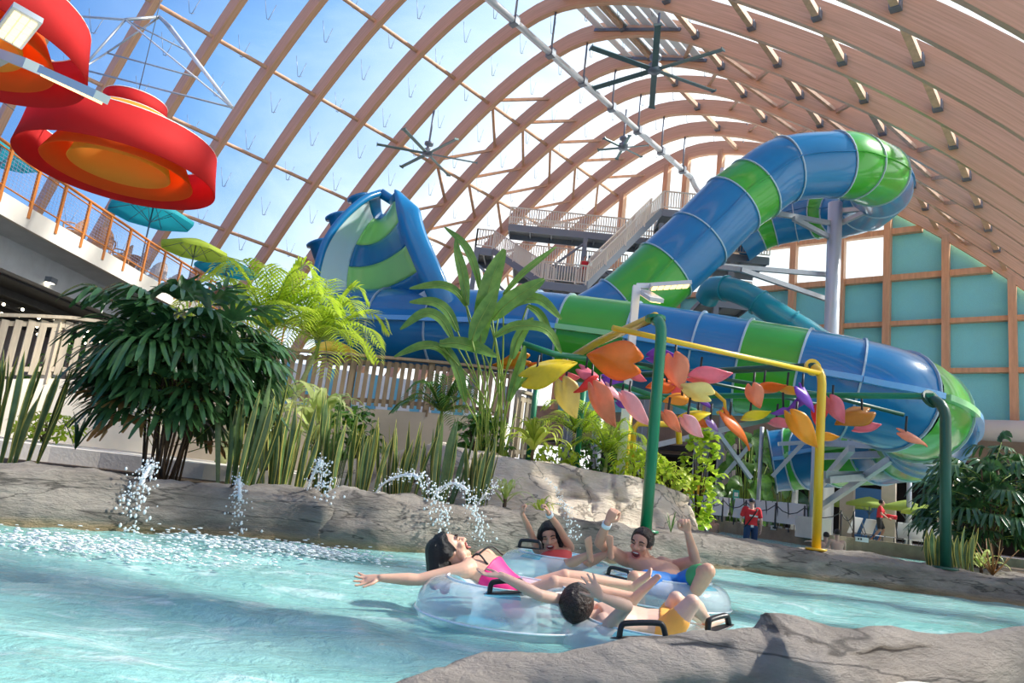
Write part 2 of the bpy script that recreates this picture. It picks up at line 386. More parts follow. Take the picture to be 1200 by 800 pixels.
# ------------------------------------------------------------------ water
def water_mat():
    mt = bpy.data.materials.new('pool_water'); mt.use_nodes = True; nt = mt.node_tree; N = nt.nodes; L = nt.links; b = N['Principled BSDF']
    tc = N.new('ShaderNodeTexCoord'); g = tc.outputs['Object']
    def nz(sc, det, dist=0, st=(1, 1, 1), rough=.6):
        mp = N.new('ShaderNodeMapping'); mp.inputs['Scale'].default_value = st; mp.inputs['Rotation'].default_value = (0, 0, .35); L.new(g, mp.inputs[0])
        n = N.new('ShaderNodeTexNoise'); n.inputs['Scale'].default_value = sc; n.inputs['Detail'].default_value = det; n.inputs['Distortion'].default_value = dist; n.inputs['Roughness'].default_value = rough
        L.new(mp.outputs[0], n.inputs['Vector']); return n.outputs['Fac']
    n1 = nz(.9, 4, .6, (.55, 1.3, 1)); n2 = nz(2.6, 7, 1.2, (.5, 1.4, 1), .7)
    r1 = N.new('ShaderNodeValToRGB'); L.new(n1, r1.inputs[0]); e = r1.color_ramp.elements
    e[0].position = .30; e[0].color = (.20, .50, .46, 1); e[1].position = .72; e[1].color = (.40, .71, .67, 1)
    r2 = N.new('ShaderNodeValToRGB'); L.new(n2, r2.inputs[0]); e = r2.color_ramp.elements
    e[0].position = .53; e[0].color = (0, 0, 0, 1); e[1].position = .74; e[1].color = (1, 1, 1, 1)
    mx = N.new('ShaderNodeMix'); mx.data_type = 'RGBA'; L.new(r2.outputs[0], mx.inputs[0]); L.new(r1.outputs[0], mx.inputs[6]); mx.inputs[7].default_value = (.80, .93, .93, 1)
    L.new(mx.outputs[2], b.inputs['Base Color']); b.inputs['Roughness'].default_value = .07; b.inputs['IOR'].default_value = 1.33; b.inputs['Transmission Weight'].default_value = .12
    n3 = nz(5, 6, .8, (.6, 1.3, 1)); n4 = nz(17, 4, .3)
    a = N.new('ShaderNodeMath'); a.operation = 'MULTIPLY_ADD'; L.new(n4, a.inputs[0]); a.inputs[1].default_value = .3; L.new(n3, a.inputs[2])
    bp = N.new('ShaderNodeBump'); bp.inputs['Strength'].default_value = .9; bp.inputs['Distance'].default_value = .05; L.new(a.outputs[0], bp.inputs['Height']); L.new(bp.outputs['Normal'], b.inputs['Normal'])
    M['pool_water'] = mt
water_mat()
def wave(x, y, d):
    k = min(1, 8 / max(d, 1)); p = V(x * .8 + y * .25, y * 1.5, 0)
    return (.045 * noise.noise(p * 1.0) + .03 * noise.noise(p * 2.3 + V(3, 7, 0)) + .014 * noise.noise(p * 5.5)) * k
mb = MB(); rows = []
for i in range(150):
    d = 1.15 * (46 / 1.15) ** (i / 149); row = []
    for j in range(190):
        a = -.98 + 1.96 * j / 189; x = d * math.tan(a) * .9; y = d
        row.append((x, y, wave(x, y, d)))
    rows.append(row)
mb.loft(rows, closed=False, caps=False)
mb.build('water', 'pool_water', origin=(0, 0, 0), label='pale turquoise rippled water of the wave river', cat='water', kind='structure')
mat('pool_floor', (.35, .68, .68), .8)
MB().box((0, 25, -1.25), (70, 60, .1)).build('floor', 'pool_floor', kind='structure', label='pale turquoise river bed under the water', cat='floor')
# splash foam along the left bank
mat('foam', (.92, .97, .97), .35, var=.1, vscale=40, bump=.5, bscale=60)
# ------------------------------------------------------------------ rock work
def rock_mat(name, c1, c2, bs=7, band=True):
    mt = bpy.data.materials.new(name); mt.use_nodes = True; nt = mt.node_tree; N = nt.nodes; L = nt.links; b = N['Principled BSDF']; b.inputs['Roughness'].default_value = .75
    tc = N.new('ShaderNodeTexCoord'); mp = N.new('ShaderNodeMapping'); mp.inputs['Scale'].default_value = (.7, .7, 2.2); L.new(tc.outputs['Object'], mp.inputs[0])
    n1 = N.new('ShaderNodeTexNoise'); n1.inputs['Scale'].default_value = 2.1; n1.inputs['Detail'].default_value = 9; n1.inputs['Roughness'].default_value = .68; n1.inputs['Distortion'].default_value = .5; L.new(mp.outputs[0], n1.inputs['Vector'])
    r = N.new('ShaderNodeValToRGB'); L.new(n1.outputs['Fac'], r.inputs[0]); e = r.color_ramp.elements
    e[0].position = .32; e[0].color = (*c2, 1); e[1].position = .66; e[1].color = (*c1, 1)
    col = r.outputs[0]
    mp2 = N.new('ShaderNodeMapping'); mp2.inputs['Scale'].default_value = (.45, .45, 3.2) if band else (.8, .8, 1.5); L.new(tc.outputs['Object'], mp2.inputs[0])
    nc = N.new('ShaderNodeTexNoise'); nc.inputs['Scale'].default_value = 1.5; nc.inputs['Detail'].default_value = 5; nc.inputs['Distortion'].default_value = .4; L.new(mp2.outputs[0], nc.inputs['Vector'])
    s1 = N.new('ShaderNodeMath'); s1.operation = 'SUBTRACT'; L.new(nc.outputs['Fac'], s1.inputs[0]); s1.inputs[1].default_value = .5
    s2 = N.new('ShaderNodeMath'); s2.operation = 'ABSOLUTE'; L.new(s1.outputs[0], s2.inputs[0])
    mc = N.new('ShaderNodeMapRange'); mc.inputs['From Min'].default_value = .002; mc.inputs['From Max'].default_value = .014; mc.inputs['To Min'].default_value = .8; mc.inputs['To Max'].default_value = 0; L.new(s2.outputs[0], mc.inputs['Value'])
    mxc = N.new('ShaderNodeMix'); mxc.data_type = 'RGBA'; L.new(mc.outputs['Result'], mxc.inputs[0]); L.new(col, mxc.inputs[6]); mxc.inputs[7].default_value = (c2[0] * .3, c2[1] * .3, c2[2] * .3, 1); col = mxc.outputs[2]
    if band:                                                 # ochre mineral stain at the waterline
        ge = N.new('ShaderNodeNewGeometry'); sx = N.new('ShaderNodeSeparateXYZ'); L.new(ge.outputs['Position'], sx.inputs[0])
        a = N.new('ShaderNodeMath'); a.operation = 'MULTIPLY_ADD'; L.new(n1.outputs['Fac'], a.inputs[0]); a.inputs[1].default_value = -.12; L.new(sx.outputs['Z'], a.inputs[2])
        mr = N.new('ShaderNodeMapRange'); mr.inputs['From Min'].default_value = -.03; mr.inputs['From Max'].default_value = .03; mr.inputs['To Min'].default_value = .8; mr.inputs['To Max'].default_value = 0; L.new(a.outputs[0], mr.inputs['Value'])
        mx = N.new('ShaderNodeMix'); mx.data_type = 'RGBA'; L.new(mr.outputs['Result'], mx.inputs[0]); L.new(col, mx.inputs[6]); mx.inputs[7].default_value = (.40, .28, .14, 1); col = mx.outputs[2]
    L.new(col, b.inputs['Base Color'])
    n2 = N.new('ShaderNodeTexNoise'); n2.inputs['Scale'].default_value = bs; n2.inputs['Detail'].default_value = 10; n2.inputs['Roughness'].default_value = .7; L.new(mp.outputs[0], n2.inputs['Vector'])
    bp = N.new('ShaderNodeBump'); bp.inputs['Strength'].default_value = 1; bp.inputs['Distance'].default_value = .10; L.new(n2.outputs['Fac'], bp.inputs['Height']); L.new(bp.outputs['Normal'], b.inputs['Normal'])
    M[name] = mt
rock_mat('grey_rock', (.43, .385, .325), (.17, .148, .122), 9)
rock_mat('near_rock', (.60, .53, .46), (.27, .235, .20), 14)
rock_mat('sand_rock', (.95, .83, .66), (.74, .62, .46), 6, False)
mat('joint_dark', (.10, .09, .08), .9)
mat('soil', (.10, .07, .045), .95, var=.4, vscale=9, bump=.6, bscale=30)
mat('pale_paving', (.74, .69, .61), .8, var=.12, vscale=2, bump=.1, bscale=30)
mat('cream_wall', (.80, .73, .62), .8, var=.10, vscale=1.5)
def strata(p, k=1.0):
    a = fbm((p.x * .5, p.y * .5, p.z * 5.5), 1.0, 4) * .075 + fbm(p, 1.1, 3) * .07 + fbm(p, 4, 4) * .03
    q = noise.noise((p.x * .35, p.y * .35, p.z * 9 + 3.3)); a -= .07 * max(0, .09 - abs(q)) / .09
    return a * k
def rock_grid(front, back, hz, name, m_, label, cat, steps=300, prof=None, k=1.0, bz=-.3, seed=0, kind=None):
    """front / back: matching lines of the two top edges; sides drop from them to bz"""
    f = resample(front, steps); b = resample(back, steps); rows = []
    for a, c in zip(f, b):
        w = (c - a); w.z = 0; n = w.normalized(); row = []
        col = []
        for i in range(9):                                   # front face, a little bellied
            t = i / 9; z = bz + (a.z - bz) * t; col.append((V(a.x, a.y, z) - n * (.10 * math.sin(PI * min(1, t * 1.05)) + .03), -n))
        for i in range(8): 
            t = i / 7; p = a.lerp(c, t); p.z += .035 * math.sin(PI * t); col.append((p, V(0, 0, 1) if 0 < i < 7 else (V(0, 0, 1) + (-n if i == 0 else n)).normalized()))
        for i in range(1, 6):
            t = i / 5; z = c.z + (bz - c.z) * t; col.append((V(c.x, c.y, z) + n * .05 * math.sin(PI * t), n))
        for p, nn in col: row.append(p + nn * strata(p + V(seed, 0, 0), k))
        rows.append(row)
    mb = MB().loft(rows, closed=False, caps=False); k_ = len(rows[0]); mb.face(list(range(k_))); mb.face([(len(rows) - 1) * k_ + i for i in range(k_)][::-1])
    return mb.build(name, m_, label=label, cat=cat, origin=(f[0] + V(0, 0, 0)), kind=kind)
# far bank of the near river, two lengths meeting at a joint
wl1 = [(-170, 596, .42), (-60, 612, .42), (100, 619, .42), (230, 626, .43), (330, 633, .43), (376, 638, .43), (400, 636, .42)]
wl2 = [(371, 637.5, .425), (400, 640.5, .45), (450, 645, .44), (560, 652, .43), (700, 660, .42), (780, 664, .40), (860, 669, .38), (960, 680, .36), (1087, 695, .34), (1200, 710, .34), (1400, 735, .34)]
def edge(w, back=0.):
    pts = [onz(x, y, 0) for x, y, z in w]; out = []
    for i, p in enumerate(pts):
        t = (pts[min(i + 1, len(pts) - 1)] - pts[max(i - 1, 0)]).normalized(); n = V(-t.y, t.x, 0)
        out.append(V(p.x, p.y, w[i][2]) + n * (.08 + back))
    return out
e1, e1b = cr(edge(wl1), 8), cr(edge(wl1, .75), 8)
e2, e2b = cr(edge(wl2), 8), cr(edge(wl2, 1.3), 8)
rock_grid(e1, e1b, 0, 'rock_ledge', 'grey_rock', 'long low grey rock ledge along the left bank in front of the dark palm', 'rock', 170)
rock_grid(e2, e2b, 0, 'rock_ledge', 'grey_rock', 'grey rock ledge running from the small jets past the swimmers to the right edge', 'rock', 330, seed=9.)
# rocks in the foreground
far = [(380, 835, .13), (453, 799, .19), (567, 766, .25), (640, 765, .27), (725, 750, .33), (835, 747, .36), (880, 741, .37), (893, 722, .42), (921, 723, .43), (1010, 733, .43), (1200, 742, .43), (1400, 752, .43)]
near = [(470, 930, .06), (560, 850, .13), (640, 815, .2), (706, 795, .26), (800, 777, .32), (860, 768, .35), (900, 764, .37), (921, 761, .39), (972, 761, .40), (1060, 759, .40), (1200, 758, .40), (1400, 764, .40)]
A_ = [onz(*q) for q in far]; B_ = [onz(*q) for q in near]
def dense(P): return [p for a, b in zip(P, P[1:]) for p in [a.lerp(b, t / 12) for t in range(12)]] + [P[-1]]
fa, fb = dense(A_), dense(B_); n_ = len(fa)
rows = []
for a, c in zip(fa, fb):
    w = c - a; w.z = 0; n = w.normalized(); row = []
    for i in range(7): z = -.35 + (a.z + .35) * i / 7; row.append(V(a.x, a.y, z) - n * .04 * math.sin(PI * i / 7))
    for i in range(14): t = i / 13; p = a.lerp(c, t); p.z += .03 * math.sin(PI * t); row.append(p)
    for i in range(1, 12): t = i / 11; row.append(V(c.x, c.y, c.z - t * (c.z - .06)) + n * (.03 + .05 * math.sin(PI * t * .9)))
    rows.append([p + V(0, 0, 1) * (fbm(p, 2.2, 4) * .03) + n * fbm(p + V(5, 0, 0), 2.6, 5) * .035 + V(0, 0, 1) * fbm((p.x * 7, p.y * 7, p.z * 7), 1, 3) * .008 - n * .03 * max(0, .10 - abs(noise.noise((p.x * .8, p.y * .8, p.z * 10)))) / .1 for p in row])
MB().loft(rows, closed=False, caps=False).build('foreground_rock', 'near_rock', label='big sandy grey rock in front, between the viewer and the rafts', cat='rock', origin=A_[5])
MB().box((2.75, 1.25, .17), (3.3, 1.9, .30)).build('ground', 'pale_paving', kind='structure', label='paved edge at the foot of the foreground rock', cat='ground')
# ------------------------------------------------------------------ ground behind the bank
G = [p + V(0, 0, 0) for p in edge(wl1, .35)]; G2 = [p for p in edge(wl2[1:6], .5)]
front = [(p.x, p.y) for p in G[:-1]] + [(p.x, p.y) for p in G2]
endp = gp(806, 13.5, .36); backR = gp(800, 33, .36)
outl = front + [(endp.x, endp.y), (backR.x, backR.y), (backR.x - 8, 60), (-60, 60), (-60, front[0][1])]
MB().poly([V(x, y, .36) for x, y in outl], .6, V(0, 0, 1)).build('ground', 'soil', kind='structure', label='dark soil bed behind the rock ledge', cat='ground')
# pale paving on the left
pv = [onz(-200, 545, .58), onz(-60, 530, .58), onz(60, 535, .58), onz(112, 533, .58), onz(135, 520, .58), onz(320, 560, .40)]
pv = [gp(-260, 8.0, .56), gp(-60, 8.6, .56), gp(60, 9.1, .56), gp(118, 9.3, .56), gp(240, 9.6, .56), gp(380, 10.6, .56), gp(430, 12.5, .56), gp(430, 16.4, .56), gp(200, 15.5, .56), gp(-300, 13.0, .56)]
MB().poly(pv, .3, V(0, 0, 1)).build('path', 'pale_paving', kind='structure', label='sunlit pale stone paving behind the planting on the left', cat='path')
# ------------------------------------------------------------------ sandy boulder wall
top = [(395, 540, 12.2), (450, 532, 11.4), (500, 522, 10.7), (545, 527, 10.2), (600, 536, 10.0), (650, 543, 10.1), (700, 552, 10.3), (760, 563, 10.7), (790, 574, 11.1), (800, 583, 11.7)]
tf = cr([at(*q) for q in top], 6); tb = cr([at(x, y, d) + V(.1, 1.5, 0) if x < 780 else at(x, y, d) + V(-1.0, 1.2, 0) for x, y, d in top], 6)
steps = 150; f = resample(tf, steps); b = resample(tb, steps); rows = []
for i, (a, c) in enumerate(zip(f, b)):
    n = (c - a); n.z = 0; n.normalize(); row = []
    for j in range(26):
        t = j / 25; z = .1 + (a.z - .1) * t; p = V(a.x, a.y, z) - n * (.55 * (1 - t) ** 1.3 + .02); row.append((p, -n))
    for j in range(1, 9): row.append((a.lerp(c, j / 8), V(0, 0, 1)))
    o = []
    for p, nn in row:
        h = fbm(p, .9, 4) * .16 + fbm(p + V(4, 0, 0), 3.2, 4) * .03
        crk = min(abs(noise.noise(V(p.x * .55, p.y * .55, p.z * 1.9) + V(1.7, 0, 0))), abs(noise.noise(V(p.x * 1.3, p.y * 1.3, p.z * .5) + V(9, 2, 0))))
        h -= .09 * max(0, .05 - crk) / .05
        o.append(p + nn * h)
    rows.append(o)
MB().loft(rows, closed=False, caps=False).build('boulder_wall', 'sand_rock', label='sunlit sandy boulder wall behind the swimmers, in front of the leafy plants', cat='rock', origin=f[0])
# raised bed behind it
bd = [at(x, y, d) + V(.1, .6, -.12) for x, y, d in top]
poly = [V(p.x, p.y, 1.0) for p in bd] + [gp(798, 15, 1.0), gp(640, 17.0, 1.0), gp(540, 16.3, 1.0), gp(400, 15.6, 1.0)]
MB().poly(poly, .7, V(0, 0, 1)).build('ground', 'soil', kind='structure', label='raised soil bed behind the sandy boulder wall', cat='ground')
# ------------------------------------------------------------------ fences on low walls
mat('pale_timber', (.56, .47, .35), .7, var=.2, vscale=3, stretch=(5, 5, .6))
mat('tan_wall', (.50, .42, .32), .8, var=.12, vscale=1.5); mat('shaded_timber', (.32, .23, .14), .7, var=.25, vscale=3, stretch=(5, 5, .6))  # fence timber darkened in colour for the shade on its facing side
def fence(name, line, H, sp, w, m_, label, posts, wall_to=None, wall_m='cream_wall'):
    L_ = resample(cr(line, 10), 200); root = thing(name, label, 'fence', (L_[0].x, L_[0].y, L_[0].z - H))
    tot = sum((b - a).length for a, b in zip(L_, L_[1:])); n = int(tot / sp)
    P = resample(L_, n); mb = MB(); pm = MB()
    for i, p in enumerate(P):
        t = (P[min(i + 1, n - 1)] - P[max(i - 1, 0)]); t.z = 0; t.normalize(); nn = V(-t.y, t.x, 0)
        mb.box(p - V(0, 0, H / 2 + .02), (w, .03, H - .12), ax=(t, nn, V(0, 0, 1)))
    mb.build('slats', m_, root)
    for z, ww, hh in ((0, .16, .06), (-.14, .05, .09), (-H + .16, .05, .09)):
        a = MB(); off = V(0, .045, 0) if z else V(0, 0, 0); Q = P[::3] + ([P[-1]] if (n - 1) % 3 else [])
        rows = []
        for i, p in enumerate(Q):
            t = (Q[min(i + 1, len(Q) - 1)] - Q[max(i - 1, 0)]); t.z = 0; t.normalize(); nn = V(-t.y, t.x, 0) * ww / 2; c = p + off + V(0, 0, z); u = V(0, 0, hh / 2); rows.append([c + nn + u, c - nn + u, c - nn - u, c + nn - u])
        a.loft(rows, True, True, False).build('rail', m_, root)
    for k in range(posts):
        p = P[int((n - 1) * k / max(1, posts - 1))]; MB().box(p - V(0, -.07, H / 2 + .06), (.13, .13, H + .1)).build('post', m_, root)
    if wall_to is not None:
        rows = [[V(p.x, p.y, wall_to), V(p.x, p.y, p.z - H - .02), V(p.x + .05, p.y + .35, p.z - H - .02), V(p.x + .05, p.y + .35, wall_to)] for p in P[::3]]
        MB().loft(rows, True, True, False).build('wall_low', wall_m, kind='structure', label='low rendered wall carrying the %s' % name.replace('_', ' '), cat='wall')
lf = [at(-120, 364, 11.6), at(0, 369, 12.5), at(80, 372, 13.4), at(150, 382, 14.0), at(222, 394, 14.6)]
fence('picket_fence', lf, 1.12, .195, .115, 'pale_timber', 'pale wooden slat fence half hidden by the big dark palm', 3, .3)
mf = [at(215, 394, 14.6), at(324, 408, 15.2), at(430, 417, 15.8), at(540, 427, 16.4), at(600, 434, 16.7)]
fence('picket_fence', mf, 1.12, .15, .09, 'shaded_timber', 'shaded brown wooden slat fence behind the bright palm and big-leaved plant', 5, .3, 'tan_wall')
sf = [at(608, 458, 14.4), at(625, 463, 15.2)]
fence('fence_end', sf, 1.35, .2, .15, 'pale_timber', 'short weathered end of fence beside the yellow-green leaves', 2)
# things seen through the slats
mat('pool_panel', (.20, .58, .72), .4, var=.06, vscale=2); mat('yellow_plastic', (.90, .58, .06), .35); mat('lilac_wall', (.55, .52, .58), .8)
rt = thing('splash_pool', 'teal and white sided splash pool seen through the slats of the brown fence', 'pool', gp(380, 19.5, .4))
for k in range(9):
    a, b = gp(310 + 26 * k, 19.5 + .12 * k, .4), gp(322 + 26 * k, 19.5 + .12 * k, .4); c = gp(336 + 26 * k, 19.6 + .12 * k, .4)
    MB().bar(a + V(0, 0, 1.5), b + V(0, 0, 1.5), .1, 3.0).build('teal_panel', 'pool_panel', rt); MB().bar(b + V(0, 0, 1.5), c + V(0, 0, 1.5), .1, 3.0).build('white_panel', 'white_paint', rt)
MB().tube(cr([at(366, 414, 20.3), at(382, 406, 20.5), at(400, 408, 21), at(416, 418, 21.5)], 6), .16, 10).build('play_tube', 'yellow_plastic', label='bit of yellow tube slide showing above the brown fence', cat='slide')
# ------------------------------------------------------------------ the big raft slide
mat('slide_blue', (.005, .185, .42), .28, coat=.5, var=.06, vscale=1.5)
mat('slide_green', (.045, .40, .025), .28, coat=.5, var=.06, vscale=1.5)
mat('seam_blue', (.16, .46, .80), .3, coat=.3); mat('seam_green', (.30, .70, .30), .3, coat=.3)
mat('sunlit_white', (.74, .90, .95), .3, coat=.4); mat('sunlit_green', (.34, .78, .20), .3, coat=.4)  # sunlight inside the banked wall put into these paler tones
mat('slide_teal', (.02, .30, .38), .28, coat=.5)
TR = 1.22
slide = thing('water_slide', 'huge blue and green enclosed raft slide looping down from the tower across the hall', 'water slide', at(640, 560, 22))
mat('flange_grey', (.42, .55, .62), .4)
def section(P, r, colm, seamm, root, ring=True, nseg=28, fw=.16, fh=.07):
    root = MB().tube(P, r, nseg, caps=False).build('tube_section', colm, root)
    up = V(0, 0, 1); k = len(P)
    for sd in (-1, 1):
        mb = MB(); rows = []
        for i, p in enumerate(P):
            t = (P[min(i + 1, k - 1)] - P[max(i - 1, 0)]).normalized(); a = t.cross(up).normalized(); b = a.cross(t).normalized()
            c = p + a * sd * (r - .02); rows.append([c + b * fh, c + a * sd * fw + b * fh, c + a * sd * fw - b * fh, c - b * fh])
        mb.loft(rows, True, True, False); mb.build('seam_flange', seamm, root)
    if ring:
        t = (P[-1] - P[-2]).normalized(); MB().lathe([(r - .03, -.022), (r + .055, -.022), (r + .055, .022), (r - .03, .022)], P[-1], 30, t, False, False).build('flange_ring', 'flange_grey', root)
def run(st, r, root, thin=False):
    pts = [at(*q[:3]) for q in st]; n = 9; C = cr(pts, n)
    for i in range(len(st) - 1):
        g = st[i][3]
        section(C[i * n:(i + 1) * n + 1], r, 'slide_green' if g else 'slide_blue', ('slide_green' if g else 'slide_blue') if thin else ('seam_green' if g else 'seam_blue'), root, fw=.07 if thin else .17, fh=.025 if thin else .07)
B_, G_ = 0, 1
upper = [(862, 285, 39.5, B_), (884, 270, 39.3, G_), (905, 262, 39, B_), (932, 256, 38.6, B_), (958, 252, 38, G_), (985, 250, 36.8, B_), (1015, 240, 34.5, B_), (1032, 222, 31.5, B_), (1026, 205, 29, G_), (1000, 195, 27.6, G_), (978, 193, 27.2, B_), (920, 199, 26.9, B_), (884, 222, 26.6, G_), (858, 241, 26.4, B_), (818, 281, 26, B_), (779, 317, 25.7, G_), (728, 362, 25.4, B_), (670, 392, 25.3, B_), (600, 398, 25.2, B_), (530, 395, 25, B_)]
run(upper, TR, slide, True)
lower = [(396, 384, 23.4, B_), (455, 384, 22.6, B_), (517, 386, 22, B_), (573, 388, 21.5, B_), (630, 391, 21, B_), (665, 395, 20.7, G_), (742, 406, 20, B_), (817, 419, 19.3, B_), (872, 429, 18.8, G_), (940, 442, 18.1, B_), (998, 455, 17.6, B_), (1048, 469, 17.5, G_), (1075, 484, 18.5, B_), (1085, 500, 20.3, B_), (1083, 512, 22.2, G_), (1064, 520, 24.2, B_), (1030, 527, 26, G_), (980, 532, 27.6, B_), (945, 536, 28.6, G_), (925, 538, 29.0, B_), (905, 540, 29.2, B_)]
run(lower, TR, slide)
# tall banked wall at the left end
Lr = cr([at(446, 226, 24.0), at(428, 233, 23.4), at(405, 252, 22.8), at(386, 276, 22.4), at(375, 302, 22.0), at(370, 335, 21.8), at(378, 372, 21.8), at(396, 405, 22.0)], 6)
Rr = cr([at(466, 230, 22.2), at(468, 250, 21.8), at(474, 276, 21.5), at(483, 300, 21.3), at(494, 325, 21.1), at(505, 350, 21.1), at(512, 372, 21.2), at(516, 396, 21.4)], 6)
n_ = len(Lr); pal = {0: 'slide_blue', 1: 'sunlit_green', 2: 'sunlit_white'}
rows = []
for a, b in zip(Lr, Rr):
    row = []
    for j in range(19):
        t = j / 18; p = a.lerp(b, t); p += V(-.25, 1, 0) * (1.9 * math.sin(PI * t) ** .8); row.append(p)
    rows.append(row)
def on_wall(s_, t):
    t = min(1, max(0, t)) * (n_ - 1); i = min(int(t), n_ - 2); f = t - i; a = Lr[i].lerp(Lr[i + 1], f); b = Rr[i].lerp(Rr[i + 1], f)
    return a.lerp(b, s_) + V(-.25, 1, 0) * (1.9 * math.sin(PI * s_) ** .8)
def patch(mb, c, s0, s1, ta, tb, sl, k=14):
    mb.cur = c; mb.loft([[on_wall(s0 + (s1 - s0) * j / k, (ta + (tb - ta) * i / 8 + sl * (s0 + (s1 - s0) * j / k)) if 0 else min(1, max(0, ta + (tb - ta) * i / 8 + (sl * ((s0 + (s1 - s0) * j / k) - .5) if 0 < ta + (tb - ta) * i / 8 < .999 else 0)))) for j in range(k + 1)] for i in range(9)], closed=False, caps=False)
mb = MB()
patch(mb, 0, 0, .30, 0, .12, 0); patch(mb, 2, 0, .30, .12, .80, 0); patch(mb, 0, 0, .30, .80, 1, 0)
for c, ta, tb in ((0, 0, .08), (1, .08, .30), (0, .30, .46), (1, .46, .64), (0, .64, .76), (2, .76, .88), (0, .88, 1)): patch(mb, c, .30, 1, ta, tb, -.22)
mb.build('banked_wall', [pal[0], pal[1], pal[2]], slide, solid=.08)
def lip(C, out, wd, name):
    rw = []
    for i, p in enumerate(C):
        t = (C[min(i + 1, len(C) - 1)] - C[max(i - 1, 0)]).normalized(); o = (out - t * out.dot(t)).normalized(); q = o.cross(t).normalized()
        wq = wd * min(1, .25 + i / 9); rw.append([p + o * (wq * math.sin(k * PI / 8)) * 1.0 + q * (-.28 + .56 * k / 8) for k in range(9)])
    MB().loft(rw, False, False).build(name, 'slide_blue', slide, solid=.06)
lip(Rr, V(1, -.25, .2), .62, 'wall_lip')
MB().tube(Lr, .12, 10).build('wall_rim', 'slide_blue', slide)
MB().tube([Lr[0], Lr[0].lerp(Rr[0], .5) + V(0, .9, .15), Rr[0]], .16, 10).build('wall_rim', 'slide_blue', slide)
for k, (x, y) in enumerate(((424, 236), (398, 258), (376, 290))):
    p = at(x, y, 25.4 - .4 * k) + V(-.12, .4, .02); MB().lathe([(.0, -.5), (.30, -.5), (.30, .20), (.40, .22), (.40, .30), (0, .32)], p, 16, V(-.45, -.1, .90)).build('wall_stub', 'slide_blue', slide)
# steelwork under and beside the slide
def col(px, pyt, d, r, name, label):
    top = at(px, pyt, d); foot = V(top.x, top.y, .36); rt = thing(name, label, 'support column', foot)
    MB().tube([foot, top], r, 16).build('shaft', 'light_steel', rt); MB().lathe([(r + .12, 0), (r + .12, .05), (r, .06)], foot, 16).build('base_plate', 'galvanised', rt)
    return rt, top, foot
rt, tp, ft = col(979, 238, 32.5, .30, 'support_column', 'tall round grey steel column under the top loop of the slide')
for a, b in (((905, 249, 30), (976, 262, 32.4)), ((930, 256, 30.6), (976, 280, 32.4)), ((1033, 243, 31), (984, 247, 32.4)), ((1012, 249, 31.6), (984, 262, 32.4)), ((838, 311, 31), (974, 322, 32.4)), ((868, 316, 30.6), (973, 352, 32.4)), ((836, 312, 31), (868, 316, 30.6))):
    MB().bar(at(*a), at(*b), .16, .2).build('arm', 'galvanised', rt)
rt, tp, ft = col(957, 495, 26.6, .14, 'support_column', 'slim grey post under the right-hand curl of the slide, behind the yellow pole')
for a, b in (((958, 519, 26.5), (1090, 524, 20.6)), ((958, 535, 26.5), (1066, 531, 22.5)), ((958, 597, 26.5), (1045, 537, 22.3)), ((958, 572, 26.5), (998, 525, 22)), ((965, 556, 22.6), (1066, 556, 26)), ((970, 562, 22.6), (1100, 552, 26))):
    MB().bar(at(*a), at(*b), .18, .22).build('arm', 'galvanised', rt)
MB().box((ft.x, ft.y, .62), (.85, .85, .74), .3).build('plinth', 'cream_wall', rt, bevel=.02)
rt, tp, ft = col(893, 500, 29.5, .08, 'support_column', 'grey post among the steel bracing left of the big-leaved plant')
for a, b in (((740, 528, 19.5), (905, 490, 19.4)), ((842, 508, 25), (880, 560, 25)), ((880, 520, 26), (846, 560, 26)), ((905, 558, 26), (940, 520, 26)), ((912, 520, 26), (985, 516, 26)), ((905, 494, 19.5), (958, 485, 20.4))):
    MB().bar(at(*a), at(*b), .12, .14).build('brace', 'galvanised', rt)
for px, d, nm in ((445, 24.5, 'behind the bright palm'), (590, 23.4, 'behind the tall big-leaved plant'), (705, 22, 'behind the hanging leaf sculpture')):
    P = gp(px, d, 3.9); ft = V(P.x, P.y, .36); rt = thing('support_column', 'round steel post holding up the long tube, %s' % nm, 'support column', ft)
    MB().tube([ft, P], .16, 14).build('shaft', 'galvanised', rt); MB().lathe([(.28, 0), (.28, .05), (.16, .06)], ft, 14).build('base_plate', 'galvanised', rt)
# small teal body slide
ts = thing('body_slide', 'slim teal tube slide curving down behind the big blue tube', 'water slide', at(900, 560, 31))
st = [at(828, 350, 32.5), at(836, 338, 32), at(856, 339, 31.2), at(879, 348, 30.6), at(899, 361, 30.1), at(921, 375, 29.8), at(948, 391, 29.5), at(985, 418, 29.2)]
C = cr(st, 8)
for i in range(0, len(C) - 8, 14):
    sg = C[i:i + 15]; MB().tube(sg, .52, 18, caps=False).build('tube_section', 'slide_teal', ts)
    MB().lathe([(.50, -.04), (.58, -.04), (.58, .04), (.50, .04)], sg[-1], 20, (sg[-1] - sg[-2]).normalized(), False, False).build('flange_ring', 'slide_teal', ts)
P = at(938, 420, 30); MB().tube([V(P.x, P.y, .36), P], .12, 10).build('post', 'galvanised', ts)
